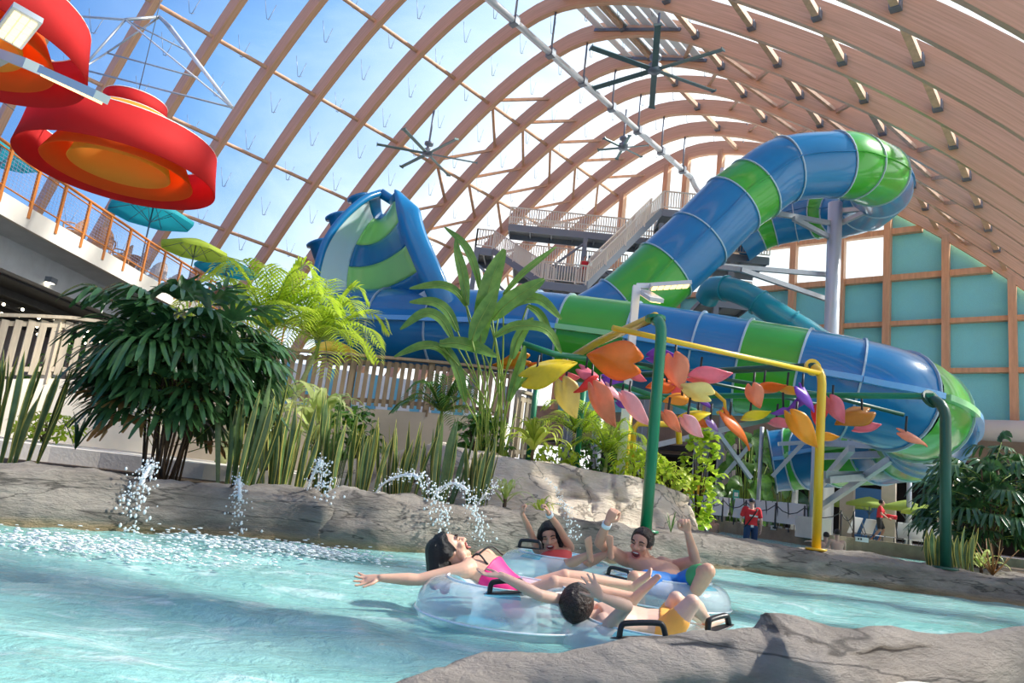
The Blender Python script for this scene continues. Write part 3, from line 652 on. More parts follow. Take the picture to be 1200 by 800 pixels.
# ------------------------------------------------------------------ stair tower
mat('rail_beige', (.78, .69, .56), .6); mat('tower_steel', (.22, .25, .28), .5, metal=.3)
mat('tread', (.33, .34, .34), .7)
tw = thing('stair_tower', 'grey steel stair tower with beige picket railings behind the big slide', 'stair tower', at(700, 575, 40))
def railing(a, b, name='railing', h=1.07, root=tw, sp=.145):
    a, b = V(a), V(b); L_ = (b - a).length; n = max(2, int(L_ / sp)); mb = MB(); Z = V(0, 0, 1)
    mb.bar(a + Z * h, b + Z * h, .09, .06); mb.bar(a + Z * .12, b + Z * .12, .05, .06)
    for i in range(n + 1):
        p = a.lerp(b, i / n); big = i % 12 == 0; mb.bar(p + Z * (.0 if big else .12), p + Z * h, .09 if big else .06, .09 if big else .03, V(0, 1, 0))
    mb.build(name, 'rail_beige', root)
def deck(a, b, w, name='landing'):
    a, b = V(a), V(b); t = (b - a); t.z = 0; t.normalize(); n = V(-t.y, t.x, 0)
    mb = MB().bar(a + n * w / 2 - V(0, 0, .06), b + n * w / 2 - V(0, 0, .06), w, .12); mb.build(name, 'tread', tw)
    for s_ in (0.02, w - .02): MB().bar(a + n * s_ - V(0, 0, .25), b + n * s_ - V(0, 0, .25), .1, .38).build('edge_beam', 'tower_steel', tw)
    k = max(2, int((b - a).length / 1.2))
    for i in range(k + 1): p = a.lerp(b, i / k); MB().bar(p + n * .1 - V(0, 0, .2), p + n * (w - .1) - V(0, 0, .2), .08, .2).build('joist', 'tower_steel', tw)
    return n
def flight(a, b, w):
    a, b = V(a), V(b); t = (b - a); t.z = 0; L_ = t.length; t.normalize(); n = V(-t.y, t.x, 0); k = int(abs(b.z - a.z) / .18)
    for s_ in (.03, w - .03): MB().bar(a + n * s_ - V(0, 0, .12), b + n * s_ - V(0, 0, .12), .06, .34).build('stringer', 'tower_steel', tw)
    mb = MB()
    for i in range(k + 1):
        p = a.lerp(b, (i + .5) / (k + 1)); mb.box(p + n * w / 2, (.30, w - .1, .05), ax=(t, n, V(0, 0, 1)))
    mb.build('treads', 'tread', tw); railing(a + n * .03, b + n * .03); railing(a + n * (w - .03), b + n * (w - .03))
u1, u2 = at(594, 283, 44), at(776, 259, 44); u1.z = u2.z = (u1.z + u2.z) / 2
deck(u1, u2, 1.6); railing(u1, u2); railing(u1 + V(0, 1.6, 0), u2 + V(0, 1.6, 0))
l1, l2 = at(776, 252, 41), at(838, 243, 41); l1.z = l2.z = (l1.z + l2.z) / 2
deck(l1, l2, 2.8); railing(l1, l2); railing(l2, l2 + V(.3, 2.8, 0))
k1, k2 = at(557, 291, 41), at(577, 289, 41); k1.z = k2.z = (k1.z + k2.z) / 2
deck(k1, k2, 2.6); railing(k1, k2); railing(k1, k1 + V(-.2, 2.6, 0))
m1, m2 = at(634, 335, 38.5), at(687, 328, 38.5); m1.z = m2.z = (m1.z + m2.z) / 2
deck(m1, m2, 2.8); railing(m1, m2)
flight(k2, m1, 1.25); flight(m2, l1, 1.3)
# decks and legs of the tower behind the tube
for a, b, w in (((600, 318, 44), (735, 305, 44), 3.5), ((845, 301, 40), (902, 296, 40), 3.0), ((822, 352, 37), (880, 350, 37), 2.5), ((640, 372, 42), (760, 368, 42), 4)):
    p, q = at(*a), at(*b); p.z = q.z = (p.z + q.z) / 2; deck(p, q, w, 'platform'); railing(p, q)
for px, py, d in ((559, 293, 41), (575, 293, 43), (686, 280, 43.9), (686, 330, 38.6), (634, 338, 38.6), (775, 262, 41.2), (835, 250, 41.2), (858, 300, 40.2), (770, 262, 45), (840, 340, 37.2)):
    p = at(px, py, d); MB().box((p.x, p.y, (p.z + .36) / 2), (.26, .26, p.z - .36)).build('leg', 'tower_steel', tw)
for a, b in (((650, 310, 43.8), (686, 284, 43.8)), ((690, 300, 43.8), (735, 340, 43.8)), ((775, 300, 41), (835, 270, 41)), ((560, 310, 41), (600, 350, 41)), ((600, 310, 41), (640, 345, 41))):
    MB().bar(at(*a), at(*b), .12, .12).build('brace', 'tower_steel', tw)
# ------------------------------------------------------------------ ceiling fans
mat('fan_metal', (.16, .25, .25), .4, metal=.5)
def fan(hub, top, d, tips, label, bw=.22):
    H = at(*hub, d); rt = thing('ceiling_fan', label, 'fan', H, 'big six-bladed fans')
    T = at(*top, d); MB().tube([H + V(0, 0, .2), V(H.x, H.y, T.z)], .06, 8).build('drop_rod', 'bracket_steel', rt)
    MB().lathe([(.10, .75), (.26, .68), (.26, .55), (.12, .5), (.12, .28), (.30, .22), (.30, -.08), (0.02, -.12)], H, 18).build('motor_hub', 'bracket_steel', rt)
    R = tips[1]
    for k in range(6):
        a = tips[0] + k * PI / 3; dr = V(math.cos(a), math.sin(a), 0); n = V(-dr.y, dr.x, .18).normalized()
        mb = MB().box(H + dr * (R / 2 + .1), (R - .2, bw, .04), ax=(dr, n, dr.cross(n))); mb.box(H + dr * R, (.04, bw + .08, .10), ax=(dr, n, dr.cross(n))); mb.build('blade', 'fan_metal', rt)
fan((767, 82), (776, 6), 32, (.35, 3.15), 'biggest of the six-bladed ceiling fans, hanging near the roof ridge', .26)
fan((501, 180), (510, 124), 42, (.15, 2.9), 'dark six-bladed ceiling fan hanging by the left slope above the blue banked wall', .2)
fan((730, 173), (734, 123), 45, (.6, 1.6), 'small distant ceiling fan above the stair tower', .16)
# ------------------------------------------------------------------ lamps
mat('lamp_grey', (.62, .63, .64), .4, metal=.3); mat('led_warm', (1, .8, .45), .4, emit=(1, .70, .28), estr=1.25); mat('led_white', (1, .95, .8), .4, emit=(1, .9, .65), estr=5)
def led_head(rt, c, dirv, L_, w, upv=V(0, 0, 1)):
    c = V(c); t = V(dirv).normalized(); a, b = frame_of(t, upv)
    rt = MB().box(c, (L_, w, .07), ax=(t, a, b)).build('lamp_housing', 'lamp_grey', rt)
    mb = MB()
    n1 = max(2, int(w / .085)); n2 = max(3, int(L_ / .11))
    for i in range(n1):
        for j in range(n2): mb.box(c - b * .045 + a * ((i + .5) / n1 - .5) * (w - .05) + t * ((j + .5) / n2 - .5) * (L_ - .06), (L_ / n2 * .7, w / n1 * .66, .02), ax=(t, a, b))
    mb.build('led_array', 'led_warm', rt)
D = 13.2; top = at(746, 335, D); base = gp(724, D + .3, .9)
rt = thing('lamp_post', 'white lamp post with two flat led heads in front of the green tube section', 'lamp post', (top.x, top.y, 1.0))
MB().box((top.x, top.y, (1.0 + top.z) / 2), (.13, .13, top.z - 1.0)).build('post', 'white_paint', rt)
MB().bar(at(746, 335, D), at(764, 335, D), .09, .09).build('arm', 'white_paint', rt)
led_head(rt, at(785, 334, D - .1), at(808, 333, D - .1) - at(762, 336, D - .1), .74, .26)
led_head(rt, at(761, 346, D - .3), at(770, 352, D - 1.0) - at(751, 340, D + .2), 1.1, .24)
# two heads reaching in from a post left of the view
Lp = gp(-190, 9.4, .56); zt = at(-10, 55, 9).z
rt = thing('lamp_post', 'grey lamp with two lit led heads at the upper left beside the red lanterns', 'lamp post', Lp)
MB().box((Lp.x, Lp.y, (Lp.z + zt) / 2), (.14, .14, zt - Lp.z)).build('post', 'lamp_grey', rt)
MB().bar(V(Lp.x, Lp.y, zt - .05), at(6, 66, 8.4), .10, .10).build('arm', 'lamp_grey', rt)
led_head(rt, at(21, 31, 7.6), at(34, 14, 7.45) - at(8, 48, 7.75), .52, .28, at(21, 31, 7.6) - at(21, 60, 7.2))
MB().bar(at(2, 64, 8.3), at(39, 78, 7.2), .16, .10).build('arm', 'lamp_grey', rt)
led_head(rt, at(84, 98, 6.4), at(131, 119, 5.9) - at(38, 77, 7.1), 1.42, .12)
# ------------------------------------------------------------------ light truss kite hung in the roof
pt = {'a': (147, 23, 22), 'b': (187, 20, 23), 'c': (201, 33, 22), 'd': (95, 81, 21), 'e': (272, 126, 20), 'f': (125, 62, 22.5), 'g': (232, 91, 22), 'h': (60, 17, 24), 'i': (220, 60, 22)}
Q = {k: at(*v) for k, v in pt.items()}
rt = thing('truss_kite', 'triangular frame of slim white tubes hanging in the roof above the red lantern', 'hanging frame', Q['e'])
for a, b, r in (('a', 'd', .06), ('f', 'd', .05), ('b', 'f', .05), ('a', 'e', .05), ('b', 'e', .05), ('c', 'e', .09), ('d', 'e', .045), ('f', 'g', .045), ('a', 'b', .09), ('b', 'c', .1), ('h', 'a', .06), ('a', 'i', .04)):
    MB().tube([Q[a], Q[b]], r * .6, 6).build('tube', 'white_paint' if (a, b) in (('c', 'e'), ('a', 'e'), ('b', 'e')) else 'galvanised', rt)
# ------------------------------------------------------------------ balcony on the left
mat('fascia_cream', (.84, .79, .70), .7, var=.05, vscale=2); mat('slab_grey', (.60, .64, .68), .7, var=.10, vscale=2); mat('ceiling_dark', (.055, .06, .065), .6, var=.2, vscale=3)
mat('rail_orange', (.60, .20, .035), .45, coat=.2); mat('mesh_blue', (.42, .43, .60), .5, metal=.3)
def back_off(P, w):
    out = []
    for i, p in enumerate(P):
        t = (P[min(i + 1, len(P) - 1)] - P[max(i - 1, 0)]); t.z = 0; t.normalize(); out.append(p + V(-t.y, t.x, 0) * w)
    return out
ZB = 6.35
E0 = [onz(x, y, ZB) for x, y in ((-260, 62), (-120, 148), (0, 222), (55, 255), (100, 281), (140, 304), (180, 327), (250, 364), (330, 402))]
E_ = resample(cr(E0, 8), 90)
def band(lines, m_, name, **k): return MB().loft([list(q) for q in zip(*lines)], False, False, False).build(name, m_, **k)
def lift(P, z): return [V(p.x, p.y, z) for p in P]
bl = thing('balcony', 'curved upper balcony with cream edge and grey underside on the left', 'balcony', (E_[30].x, E_[30].y, .4), kind='structure')
MB().loft([list(q) for q in zip(lift(E_, ZB), lift(E_, ZB - .55), back_off(lift(E_, ZB - .55), .12), back_off(lift(E_, ZB), .12))], True, True, False).build('fascia', 'fascia_cream', bl)
I1, I2, I3 = back_off(E_, .12), back_off(E_, 1.1), back_off(E_, 9)
MB().loft([list(q) for q in zip(lift(I1, ZB - .5), lift(I2, ZB - .62), lift(I2, ZB - 1.45), lift(I3, ZB - 1.5), lift(I3, ZB - .05), lift(I1, ZB - .05))], True, True, False).build('slab', 'slab_grey', bl)
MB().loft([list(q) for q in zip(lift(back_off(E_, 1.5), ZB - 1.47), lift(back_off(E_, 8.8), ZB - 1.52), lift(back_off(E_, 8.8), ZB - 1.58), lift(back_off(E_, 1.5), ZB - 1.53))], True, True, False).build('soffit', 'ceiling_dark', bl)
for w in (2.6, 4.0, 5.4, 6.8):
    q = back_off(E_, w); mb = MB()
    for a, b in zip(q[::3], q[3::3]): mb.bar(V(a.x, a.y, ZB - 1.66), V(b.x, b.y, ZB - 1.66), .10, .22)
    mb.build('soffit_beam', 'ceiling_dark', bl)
W_ = back_off(E_, 8.2)
MB().loft([list(q) for q in zip(lift(W_, .3), lift(W_, ZB - 1.4), lift(back_off(E_, 8.6), ZB - 1.4), lift(back_off(E_, 8.6), .3))], True, True, False).build('wall_left', 'lilac_wall', kind='structure', label='dim lilac grey wall under the balcony', cat='wall')
for i in range(4, 90, 14):
    p = back_off(E_, 5)[i]; MB().tube([V(p.x, p.y, .3), V(p.x, p.y, ZB - 1.45)], .25, 16).build('column', 'slab_grey', kind='structure', label='grey round column under the balcony', cat='column')
MB().box(uvz(16, -46.5, 2.9), (76, .4, 6.2), ax=(AX, BX, V(0, 0, 1))).build('wall_side', 'cream_wall', kind='structure', label='low cream side wall at the feet of the arches', cat='wall')
# railing
rl = thing('balcony_railing', 'rust orange metal railing with wire mesh along the balcony edge', 'railing', (E_[30].x, E_[30].y, ZB))
EI = back_off(E_, .10)
MB().tube(lift(E_, ZB + 1.13), .045, 8).build('handrail', 'rail_orange', rl)
for z in (.14, 1.0): MB().tube(lift(E_, ZB + z), .022, 6).build('rail', 'rail_orange', rl)
RS = resample(lift(E_, ZB), 22)
for p in RS: MB().box(p + V(0, 0, .42), (.06, .09, 1.42)).build('baluster_post', 'rail_orange', rl)
mb = MB(); MS = resample(lift(E_, ZB), 180)
for p in MS: mb.bar(p + V(0, 0, .15), p + V(0, 0, 1.0), .005, .005, V(0, 1, 0))
for k in range(9):
    for a, b in zip(MS[::4], MS[4::4]): mb.bar(a + V(0, 0, .2 + .09 * k), b + V(0, 0, .2 + .09 * k), .006, .006)
mb.build('wire_mesh', 'mesh_blue', rl)
# lights under the balcony
mat('bulb', (1, .9, .7), .4, emit=(1, .86, .6), estr=6)
st = thing('string_lights', 'strings of small round bulbs under the dark balcony ceiling', 'string lights', back_off(E_, 3)[40] * 1)
for w in (2.2, 3.4, 4.6):
    q = back_off(E_, w); mb = MB(); c = MB()
    for i in range(12, 66, 3):
        z = ZB - 2.1 + .12 * math.cos(i); a = V(q[i].x, q[i].y, z); MB().ball(a, .045, 8, 5).build('bulb', 'bulb', st); b = q[min(89, i + 3)]; c.tube([a + V(0, 0, .06), V((a.x + b.x) / 2, (a.y + b.y) / 2, z - .02), V(b.x, b.y, ZB - 2.04 + .12 * math.cos(i + 3))], .01, 4)
    c.build('cable', 'ceiling_dark', st)
p = at(55, 328, 21.5); dl = thing('downlight', 'lit square downlight under the balcony edge', 'downlight', p)
MB().box(p, (.45, .3, .16)).build('housing', 'bracket_steel', dl); MB().box(p - V(0, 0, .085), (.36, .22, .02)).build('lens', 'bulb', dl)
p = at(54, 346, 23); MB().box(p, (.9, .6, .05), .4).build('ceiling_panel', 'pool_panel', label='pale blue square panel in the dark balcony ceiling', cat='panel')
# parasols
mat('teal_canvas', (.02, .42, .48), .7, transl=.35); mat('lime_canvas', (.48, .62, .06), .7, transl=.4); mat('green_canvas', (.42, .55, .10), .7, transl=.35)
def parasol(P, h, R, m_, label, group=None, rz=0., name='parasol'):
    rt = thing(name, label, 'umbrella', P, group); c = V(P) + V(0, 0, h); n = 8
    MB().tube([V(P), c + V(0, 0, .05)], .028, 8).build('pole', 'bracket_steel', rt); MB().lathe([(.30, 0), (.30, .06), (.06, .10), (.05, .25)], P, 16).build('base', 'bracket_steel', rt)
    rows = []
    for q in range(7):
        t = q / 6; row = []
        for k in range(n * 4):
            a = rz + 2 * PI * k / (n * 4); s_ = 1 - .07 * math.sin(PI * (k % 4) / 4) * t; row.append(c + V(math.cos(a) * R * t * s_, math.sin(a) * R * t * s_, .05 - R * .36 * t ** 1.25 + .0))
        rows.append(row)
    rows.append([p - V(0, 0, .12) for p in rows[-1]])
    MB().loft(rows, True, False).build('canopy', m_, rt)
    for k in range(n):
        a = rz + 2 * PI * k / n; d = V(math.cos(a), math.sin(a), 0)
        rb_ = MB().tube([c + V(0, 0, -.02), c + d * R * .5 + V(0, 0, -.02 - R * .36 * .42), c + d * R + V(0, 0, -.0 - R * .36)], .012, 4).build('rib', 'bracket_steel', rt)
        MB().tube([c + V(0, 0, -.75), c + d * R * .5 + V(0, 0, -.03 - R * .36 * .42)], .010, 4).build('strut', 'bracket_steel', rb_)
    return rt
def up_par(px, py, z0, d, R, m_, label, rz=0):               # parasol whose canopy top is seen at a pixel
    t = at(px, py, d); return parasol(V(t.x, t.y, z0), t.z - z0, R, m_, label, 'parasols on the balcony', rz)
up_par(181, 237, ZB, 25.5, 1.42, 'teal_canvas', 'teal parasol on the balcony right below the big red lantern', .2)
up_par(231, 281, ZB, 28.5, 1.28, 'lime_canvas', 'lime green parasol on the balcony')
up_par(268, 304, ZB, 31, 1.3, 'teal_canvas', 'teal parasol farther along the balcony behind the lime one', .3)
up_par(2, 166, ZB, 20.5, 1.1, 'teal_canvas', 'teal parasol cut by the left edge behind the orange railing')
# wicker chairs and tables
mat('wicker', (.58, .30, .16), .7, var=.3, vscale=40, bump=.5, bscale=70); mat('pale_wicker', (.72, .62, .60), .7, var=.2, vscale=40)
def wicker_chair(P, rz, m_, label):
    rt = thing('wicker_chair', label, 'chair', P, 'wicker chairs on the balcony'); c, s_ = math.cos(rz), math.sin(rz); X, Y, Z = V(c, s_, 0), V(-s_, c, 0), V(0, 0, 1)
    MB().box(V(P) + Z * .43, (.56, .54, .08), rz).build('seat', m_, rt, bevel=.02)
    rows = []
    for i in range(9):
        a = PI * (i / 8) ; q = V(P) + X * (math.cos(a) * .30) - Y * (math.sin(a) * .30 - .0); h = .64 + .36 * math.sin(a)
        rows.append([q + Z * .42, q + Z * h, q + Z * h - (q - V(P)).normalized() * .05, q + Z * .42 - (q - V(P)).normalized() * .05])
    MB().loft(rows, True, True, False).build('backrest', m_, rt)
    for sx in (-1, 1):
        MB().tube(cr([V(P) + X * .3 * sx + Y * .28 + Z * .44, V(P) + X * .32 * sx + Y * .28 + Z * .64, V(P) + X * .31 * sx + Z * .66], 4), .025, 6).build('arm', m_, rt)
        for sy in (-1, 1): MB().tube([V(P) + X * .24 * sx + Y * .22 * sy + Z * .42, V(P) + X * .26 * sx + Y * .25 * sy], .02, 6).build('leg', m_, rt)
def inner(i, w): p = back_off(E_, w)[i]; return V(p.x, p.y, ZB)
for i, w, rz, m_, lb in ((42, .75, .4, 'wicker', 'tan wicker chair behind the railing under the red lantern'), (47, .9, 2.2, 'wicker', 'tan wicker chair beside the round table left of the teal parasol'), (55, .8, .9, 'pale_wicker', 'pale round-backed wicker chair under the teal parasol'), (59, .9, 2.6, 'pale_wicker', 'pale wicker chair behind the railing right of the teal parasol pole'), (64, .8, .5, 'wicker', 'tan wicker chair left of the lime parasol'), (71, .8, 1.9, 'wicker', 'tan wicker chair under the lime parasol'), (38, 1.0, 2.0, 'wicker', 'tan wicker chair nearest the left of the lantern')):
    wicker_chair(inner(i, w), rz, m_, lb)
for i, w, lb in ((50, 1.0, 'round tan wicker table between chairs left of the teal parasol'), (67, 1.0, 'round tan wicker table left of the lime parasol')):
    P = inner(i, w); rt = thing('wicker_table', lb, 'table', P); MB().lathe([(.02, .70), (.5, .70), (.5, .74), (.02, .745)], P, 20).build('table_top', 'wicker', rt); MB().lathe([(.26, 0), (.12, .35), (.22, .70)], P, 14).build('pedestal', 'wicker', rt)
# ------------------------------------------------------------------ red ring lanterns
mat('red_cloth', (.78, .035, .035), .75, transl=.5, var=.05, vscale=2); mat('orange_cloth', (.96, .22, .03), .75, transl=.6); mat('yellow_cloth', (1, .62, .10), .75, transl=.62); mat('white_band', (.85, .82, .78), .5)
def lantern(C, s_, label, parts=('r', 'o', 'y', 't'), rz=0.):
    C = V(C); rt = thing('ring_lantern', label, 'lantern', C, 'red ring lanterns'); Z = V(0, 0, 1)
    def cone(name, r0, z0, r1, z1, m_, hem=True):
        n = 64; b, t = [], []
        MB().lathe([(r0 * s_, z0 * s_), ((r0 * .5 + r1 * .5) * s_ * .995, (z0 + z1) / 2 * s_), (r1 * s_, z1 * s_)], C, 64, None, False).build(name, m_, rt, solid=.02)
        if hem:
            rg = COL.objects[-1]; MB().tube([C + V(math.cos(2 * PI * k / 48) * r1, math.sin(2 * PI * k / 48) * r1, z1) * s_ for k in range(49)], .016 * s_, 5).build('hem', 'white_band', rg)
    if 'r' in parts: cone('outer_ring', 1.92, -.42, 1.80, .42, 'red_cloth')
    if 'o' in parts: cone('middle_ring', 1.45, -.40, 1.02, .50, 'orange_cloth')
    if 'y' in parts: cone('inner_ring', .98, -.30, .72, .58, 'yellow_cloth')
    if 't' in parts: cone('top_ring', .66, .92, .62, 1.28, 'red_cloth'); cone('neck_ring', 1.05, .66, .80, .92, 'yellow_cloth')
    mb = MB()
    for k in range(6):
        a = 2 * PI * k / 6; d = V(math.cos(a), math.sin(a), 0); mb = MB().tube([C + (d * .55 + Z * .70) * s_, C + (d * 1.79 + Z * .40) * s_], .012, 4); mb.build('spoke', 'bracket_steel', rt)
    MB().tube([C + Z * .7 * s_, C + Z * 7.5], .010, 4).build('cable', 'bracket_steel', rt)
lantern(at(144, 183, 14.2), .92, 'big red, orange and yellow ring lantern hanging in front of the balcony')
lantern(at(-54, 22, 10.2), .90, 'second red ring lantern cut off by the top left corner')
lantern(at(-78, 104, 17), .95, 'third ring lantern of which only a yellow edge shows at the left border', ('y', 'o', 't'))
# ------------------------------------------------------------------ far bank under the end wall
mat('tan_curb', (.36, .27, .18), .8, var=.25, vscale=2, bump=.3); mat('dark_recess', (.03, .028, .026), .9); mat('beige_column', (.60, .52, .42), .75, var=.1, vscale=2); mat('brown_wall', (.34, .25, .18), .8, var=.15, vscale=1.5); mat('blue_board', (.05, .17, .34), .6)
FB = [gp(770, 33.5, .4), gp(842, 31, .4), gp(870, 29, .4), gp(956, 25.6, .4), gp(1010, 25.5, .4), gp(1096, 24, .4), gp(1250, 20, .4)]
FBc = cr(FB, 6); off = back_off(FBc, .6)
rows = [[V(a.x, a.y, -.6), V(a.x, a.y, a.z + .06), V(b.x, b.y, a.z + .06), V(b.x, b.y, -.6)] for a, b in zip(FBc, off)]
MB().loft(rows, True, True, False).build('bank_curb', 'tan_curb', label='tan rock curb along the far bank of the river', cat='curb', kind='structure')
W1, W2 = uvz(UG + 9, 30, .36), uvz(UG + 9, -30, .36)
MB().poly([V(p.x, p.y, .36) for p in off] + [V(40, 30, .36), W1, W2, V(-5, 52, .36)], .5, V(0, 0, 1)).build('floor', 'pale_paving', kind='structure', label='paved deck of the far bank', cat='floor')
zl = 4.4
MB().box(uvz(UG + .6, (posts[0] + posts[-1]) / 2 + 6, (zb + zl) / 2 + .1), (.6, posts[-1] - posts[0] + 18, zb - zl + .5), ax=(AX, BX, V(0, 0, 1))).build('wall_end_lower', 'brown_wall', kind='structure', label='brown wall band below the teal panels', cat='wall')
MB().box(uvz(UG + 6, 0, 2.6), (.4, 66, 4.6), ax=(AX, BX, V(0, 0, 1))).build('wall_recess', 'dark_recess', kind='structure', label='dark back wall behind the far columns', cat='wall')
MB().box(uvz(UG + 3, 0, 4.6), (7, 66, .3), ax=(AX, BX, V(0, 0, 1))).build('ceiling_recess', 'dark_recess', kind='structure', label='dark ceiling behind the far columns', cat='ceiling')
for px, d, w, nm in ((954, 34, .5, 'left of the slim grey post'), (992, 33.6, .58, 'left of the green parasols'), (1041, 32, .55, 'right of the person in red carrying a float'), (1108, 31, .6, 'behind the dark green pole'), (905, 36, .6, 'behind the big-leaved plant'), (850, 38, .6, 'behind the yellow disc')):
    P = gp(px, d, .36); MB().box((P.x, P.y, 2.4), (w, w, 4.1), -.6).build('column', 'beige_column', kind='structure', label='square beige column %s' % nm, cat='column')
P = gp(1013, 36, .36); MB().box((P.x, P.y, 1.6), (2.2, .1, 2.5), -.4).build('blue_screen', 'blue_board', label='dark blue board wall beside the green parasols', cat='screen')
P = gp(1065, 29.5, .36); rt = thing('grey_pole', 'thin grey pole between the far green parasols', 'pole', P); MB().tube([P, P + V(0, 0, 3.2)], .1, 12).build('shaft', 'galvanised', rt); MB().bar(P + V(-1.3, .3, 3.1), P + V(.1, 0, 3.1), .14, .2).build('arm', 'white_paint', rt)
for px, py, d, lb in ((996, 585, 35.5, 'far green parasol half hidden behind the beige column on the left'), (1019, 583, 32.5, 'far green parasol left of the person carrying the red float'), (1062, 587, 30.6, 'far green parasol beside the thin grey pole'), (1088, 592, 28.4, 'far green parasol nearest the dark green pole')):
    t = at(px, py, d); parasol(V(t.x, t.y, .36), t.z - .36, .95, 'green_canvas', lb, 'green parasols on the far bank', .3)
# duct on the right wall
a, b = uvz(UG - 1.2, gw(1120, 506)[0], gw(1170, 508)[1]), uvz(UG - 1.2, gw(1175, 508)[0] + 10, gw(1170, 508)[1])
mat('duct_cream', (.80, .77, .70), .5); MB().tube([a, b], .53, 24).build('air_duct', 'duct_cream', label='thick cream round duct running along the end wall at the right', cat='duct')
# white sun loungers with their backs up, along the far bank
mat('sling_white', (.88, .88, .86), .6, transl=.2); mat('frame_dark', (.06, .06, .065), .5)
def lounger(P, rz, name='sun_lounger', label='', group='', m_='sling_white'):
    rt = thing(name, label, 'sun lounger', (0, 0, 0), group)
    bk = V(0, .34, .94); MB().box((0, .12, .68), (.62, .03, .86), ax=(V(1, 0, 0), V(0, math.cos(.45), math.sin(.45)), V(0, -math.sin(.45), math.cos(.45)))).build('backrest', m_, rt)
    MB().box((0, -.68, .33), (.62, 1.2, .03)).build('seat', m_, rt)
    for s_ in (-1, 1):
        sr = MB().tube([V(.33 * s_, .33, 1.06), V(.33 * s_, -.08, .33), V(.33 * s_, -1.3, .33)], .022, 6).build('side_rail', 'frame_dark', rt)
        for y in (.0, -1.2): MB().tube([V(.33 * s_, y, .33), V(.33 * s_, y, 0)], .02, 6).build('leg', 'frame_dark', sr)
    rt.location = P; rt.rotation_euler = (0, 0, rz); return rt
spots = [gp(808 + 12.5 * i, 32.4 - .55 * i, .36) for i in range(4)] + [gp(869 + 13.2 * i, 29.2 - .56 * i, .36) for i in range(6)]
nm = ['leftmost, next to the yellow disc', 'second from the yellow disc', 'third from the yellow disc', 'left of the gap with leaves', 'just left of the lifeguard', 'hidden partly by the lifeguard', 'first to the right of the lifeguard', 'second to the right of the lifeguard', 'third to the right of the lifeguard', 'last, beside the column plinth']
L0 = None
for p, n in zip(spots, nm):
    lb = 'white sun lounger with raised back, ' + n
    if L0 is None: L0 = lounger(p, PI - .55, label=lb, group='white loungers on the far bank')
    else: dup(L0, p, PI - .55, label=lb)
for px, d, rz, n in ((1004, 28.2, .4, 'left of the walking person in red'), (1020, 28.6, .2, 'behind the walking person in red'), (1060, 27.6, -.3, 'right of the beige column'), (1074, 27.2, -.5, 'between the grey pole and the dark green pole'), (1092, 26.6, -.6, 'next to the dark green pole')):
    dup(L0, gp(px, d, .36), rz, .8, label='pale patio lounger under the far parasols, ' + n, group='patio loungers under the far parasols')
# rope barrier
rb = thing('rope_barrier', 'row of dark posts strung with black rope in front of the white loungers', 'barrier', gp(880, 28.4, .42)); prev = None
for i, (px, d) in enumerate(((806, 31.5), (828, 30.6), (846, 29.7), (873, 28.4), (908, 26.9), (942, 25.9), (985, 26.2), (1000, 26.0))):
    P = gp(px, d, .42); MB().tube([P, P + V(0, 0, .95)], .035, 8).build('post', 'frame_dark', rb)
    if prev: MB().tube([prev + V(0, 0, .88)] + [prev.lerp(P, t) + V(0, 0, .88 - .28 * 4 * t * (1 - t)) for t in (.25, .5, .75)] + [P + V(0, 0, .88)], .018, 6).build('rope', 'frame_dark', rb)
    prev = P
# yellow disc, small teal sign, depth plates
mat('disc_yellow', (.95, .55, .02), .4); P = at(818, 577, 33.5); MB().lathe([(.02, -.05), (.62, -.05), (.66, 0), (.62, .05), (.02, .05)], P, 28, (-P).normalized() + V(0, 0, .05)).tube([P + V(0, .08, -.5), V(P.x, P.y + .08, .36)], .04, 6).build('yellow_disc', 'disc_yellow', label='round yellow disc sign at the left end of the white loungers', cat='sign')
mat('sign_teal', (.04, .42, .30), .5); P = at(862.5, 580, 30.3); rt = thing('hanging_sign', 'small teal sign among the big leaves left of the lifeguard', 'sign', P - V(0, 0, .3)); MB().box(P, (.26, .03, .42)).build('plate', 'sign_teal', rt); MB().box(P + V(0, -.02, .03), (.16, .012, .16)).box(P + V(0, -.02, -.13), (.16, .012, .03)).build('mark', 'white_paint', rt); MB().tube([P + V(0, .03, .2), P + V(0, .03, -1.4)], .02, 6).build('stake', 'frame_dark', rt)
for px, py, d, n in ((910, 618.5, 27.2, 'behind the lifeguard'), (1010, 632, 25.3, 'below the walking person in red')):
    P = at(px, py, d); rt = thing('depth_plate', 'small white depth plate on the tan curb %s' % n, 'sign', P - V(0, 0, .1)); MB().box(P, (.42, .03, .16), -.2).build('plate', 'white_paint', rt); mb = MB()
    for q in (-.14, -.04, .06, .13): mb.box(P + V(q, -.02 - q * .2 * -1, .01), (.05, .012, .07), -.2)
    mb.build('marks', 'frame_dark', rt)
# island of soil on the right, behind the ledge
isl = [gp(1088, 10.3, .33), gp(1200, 10.3, .33), gp(1420, 10.6, .33), gp(1420, 18, .33), gp(1150, 16, .33), gp(1108, 12.5, .33)]
MB().poly(isl, .6, V(0, 0, 1)).build('ground', 'soil', kind='structure', label='soil bed under the palms on the right', cat='ground')
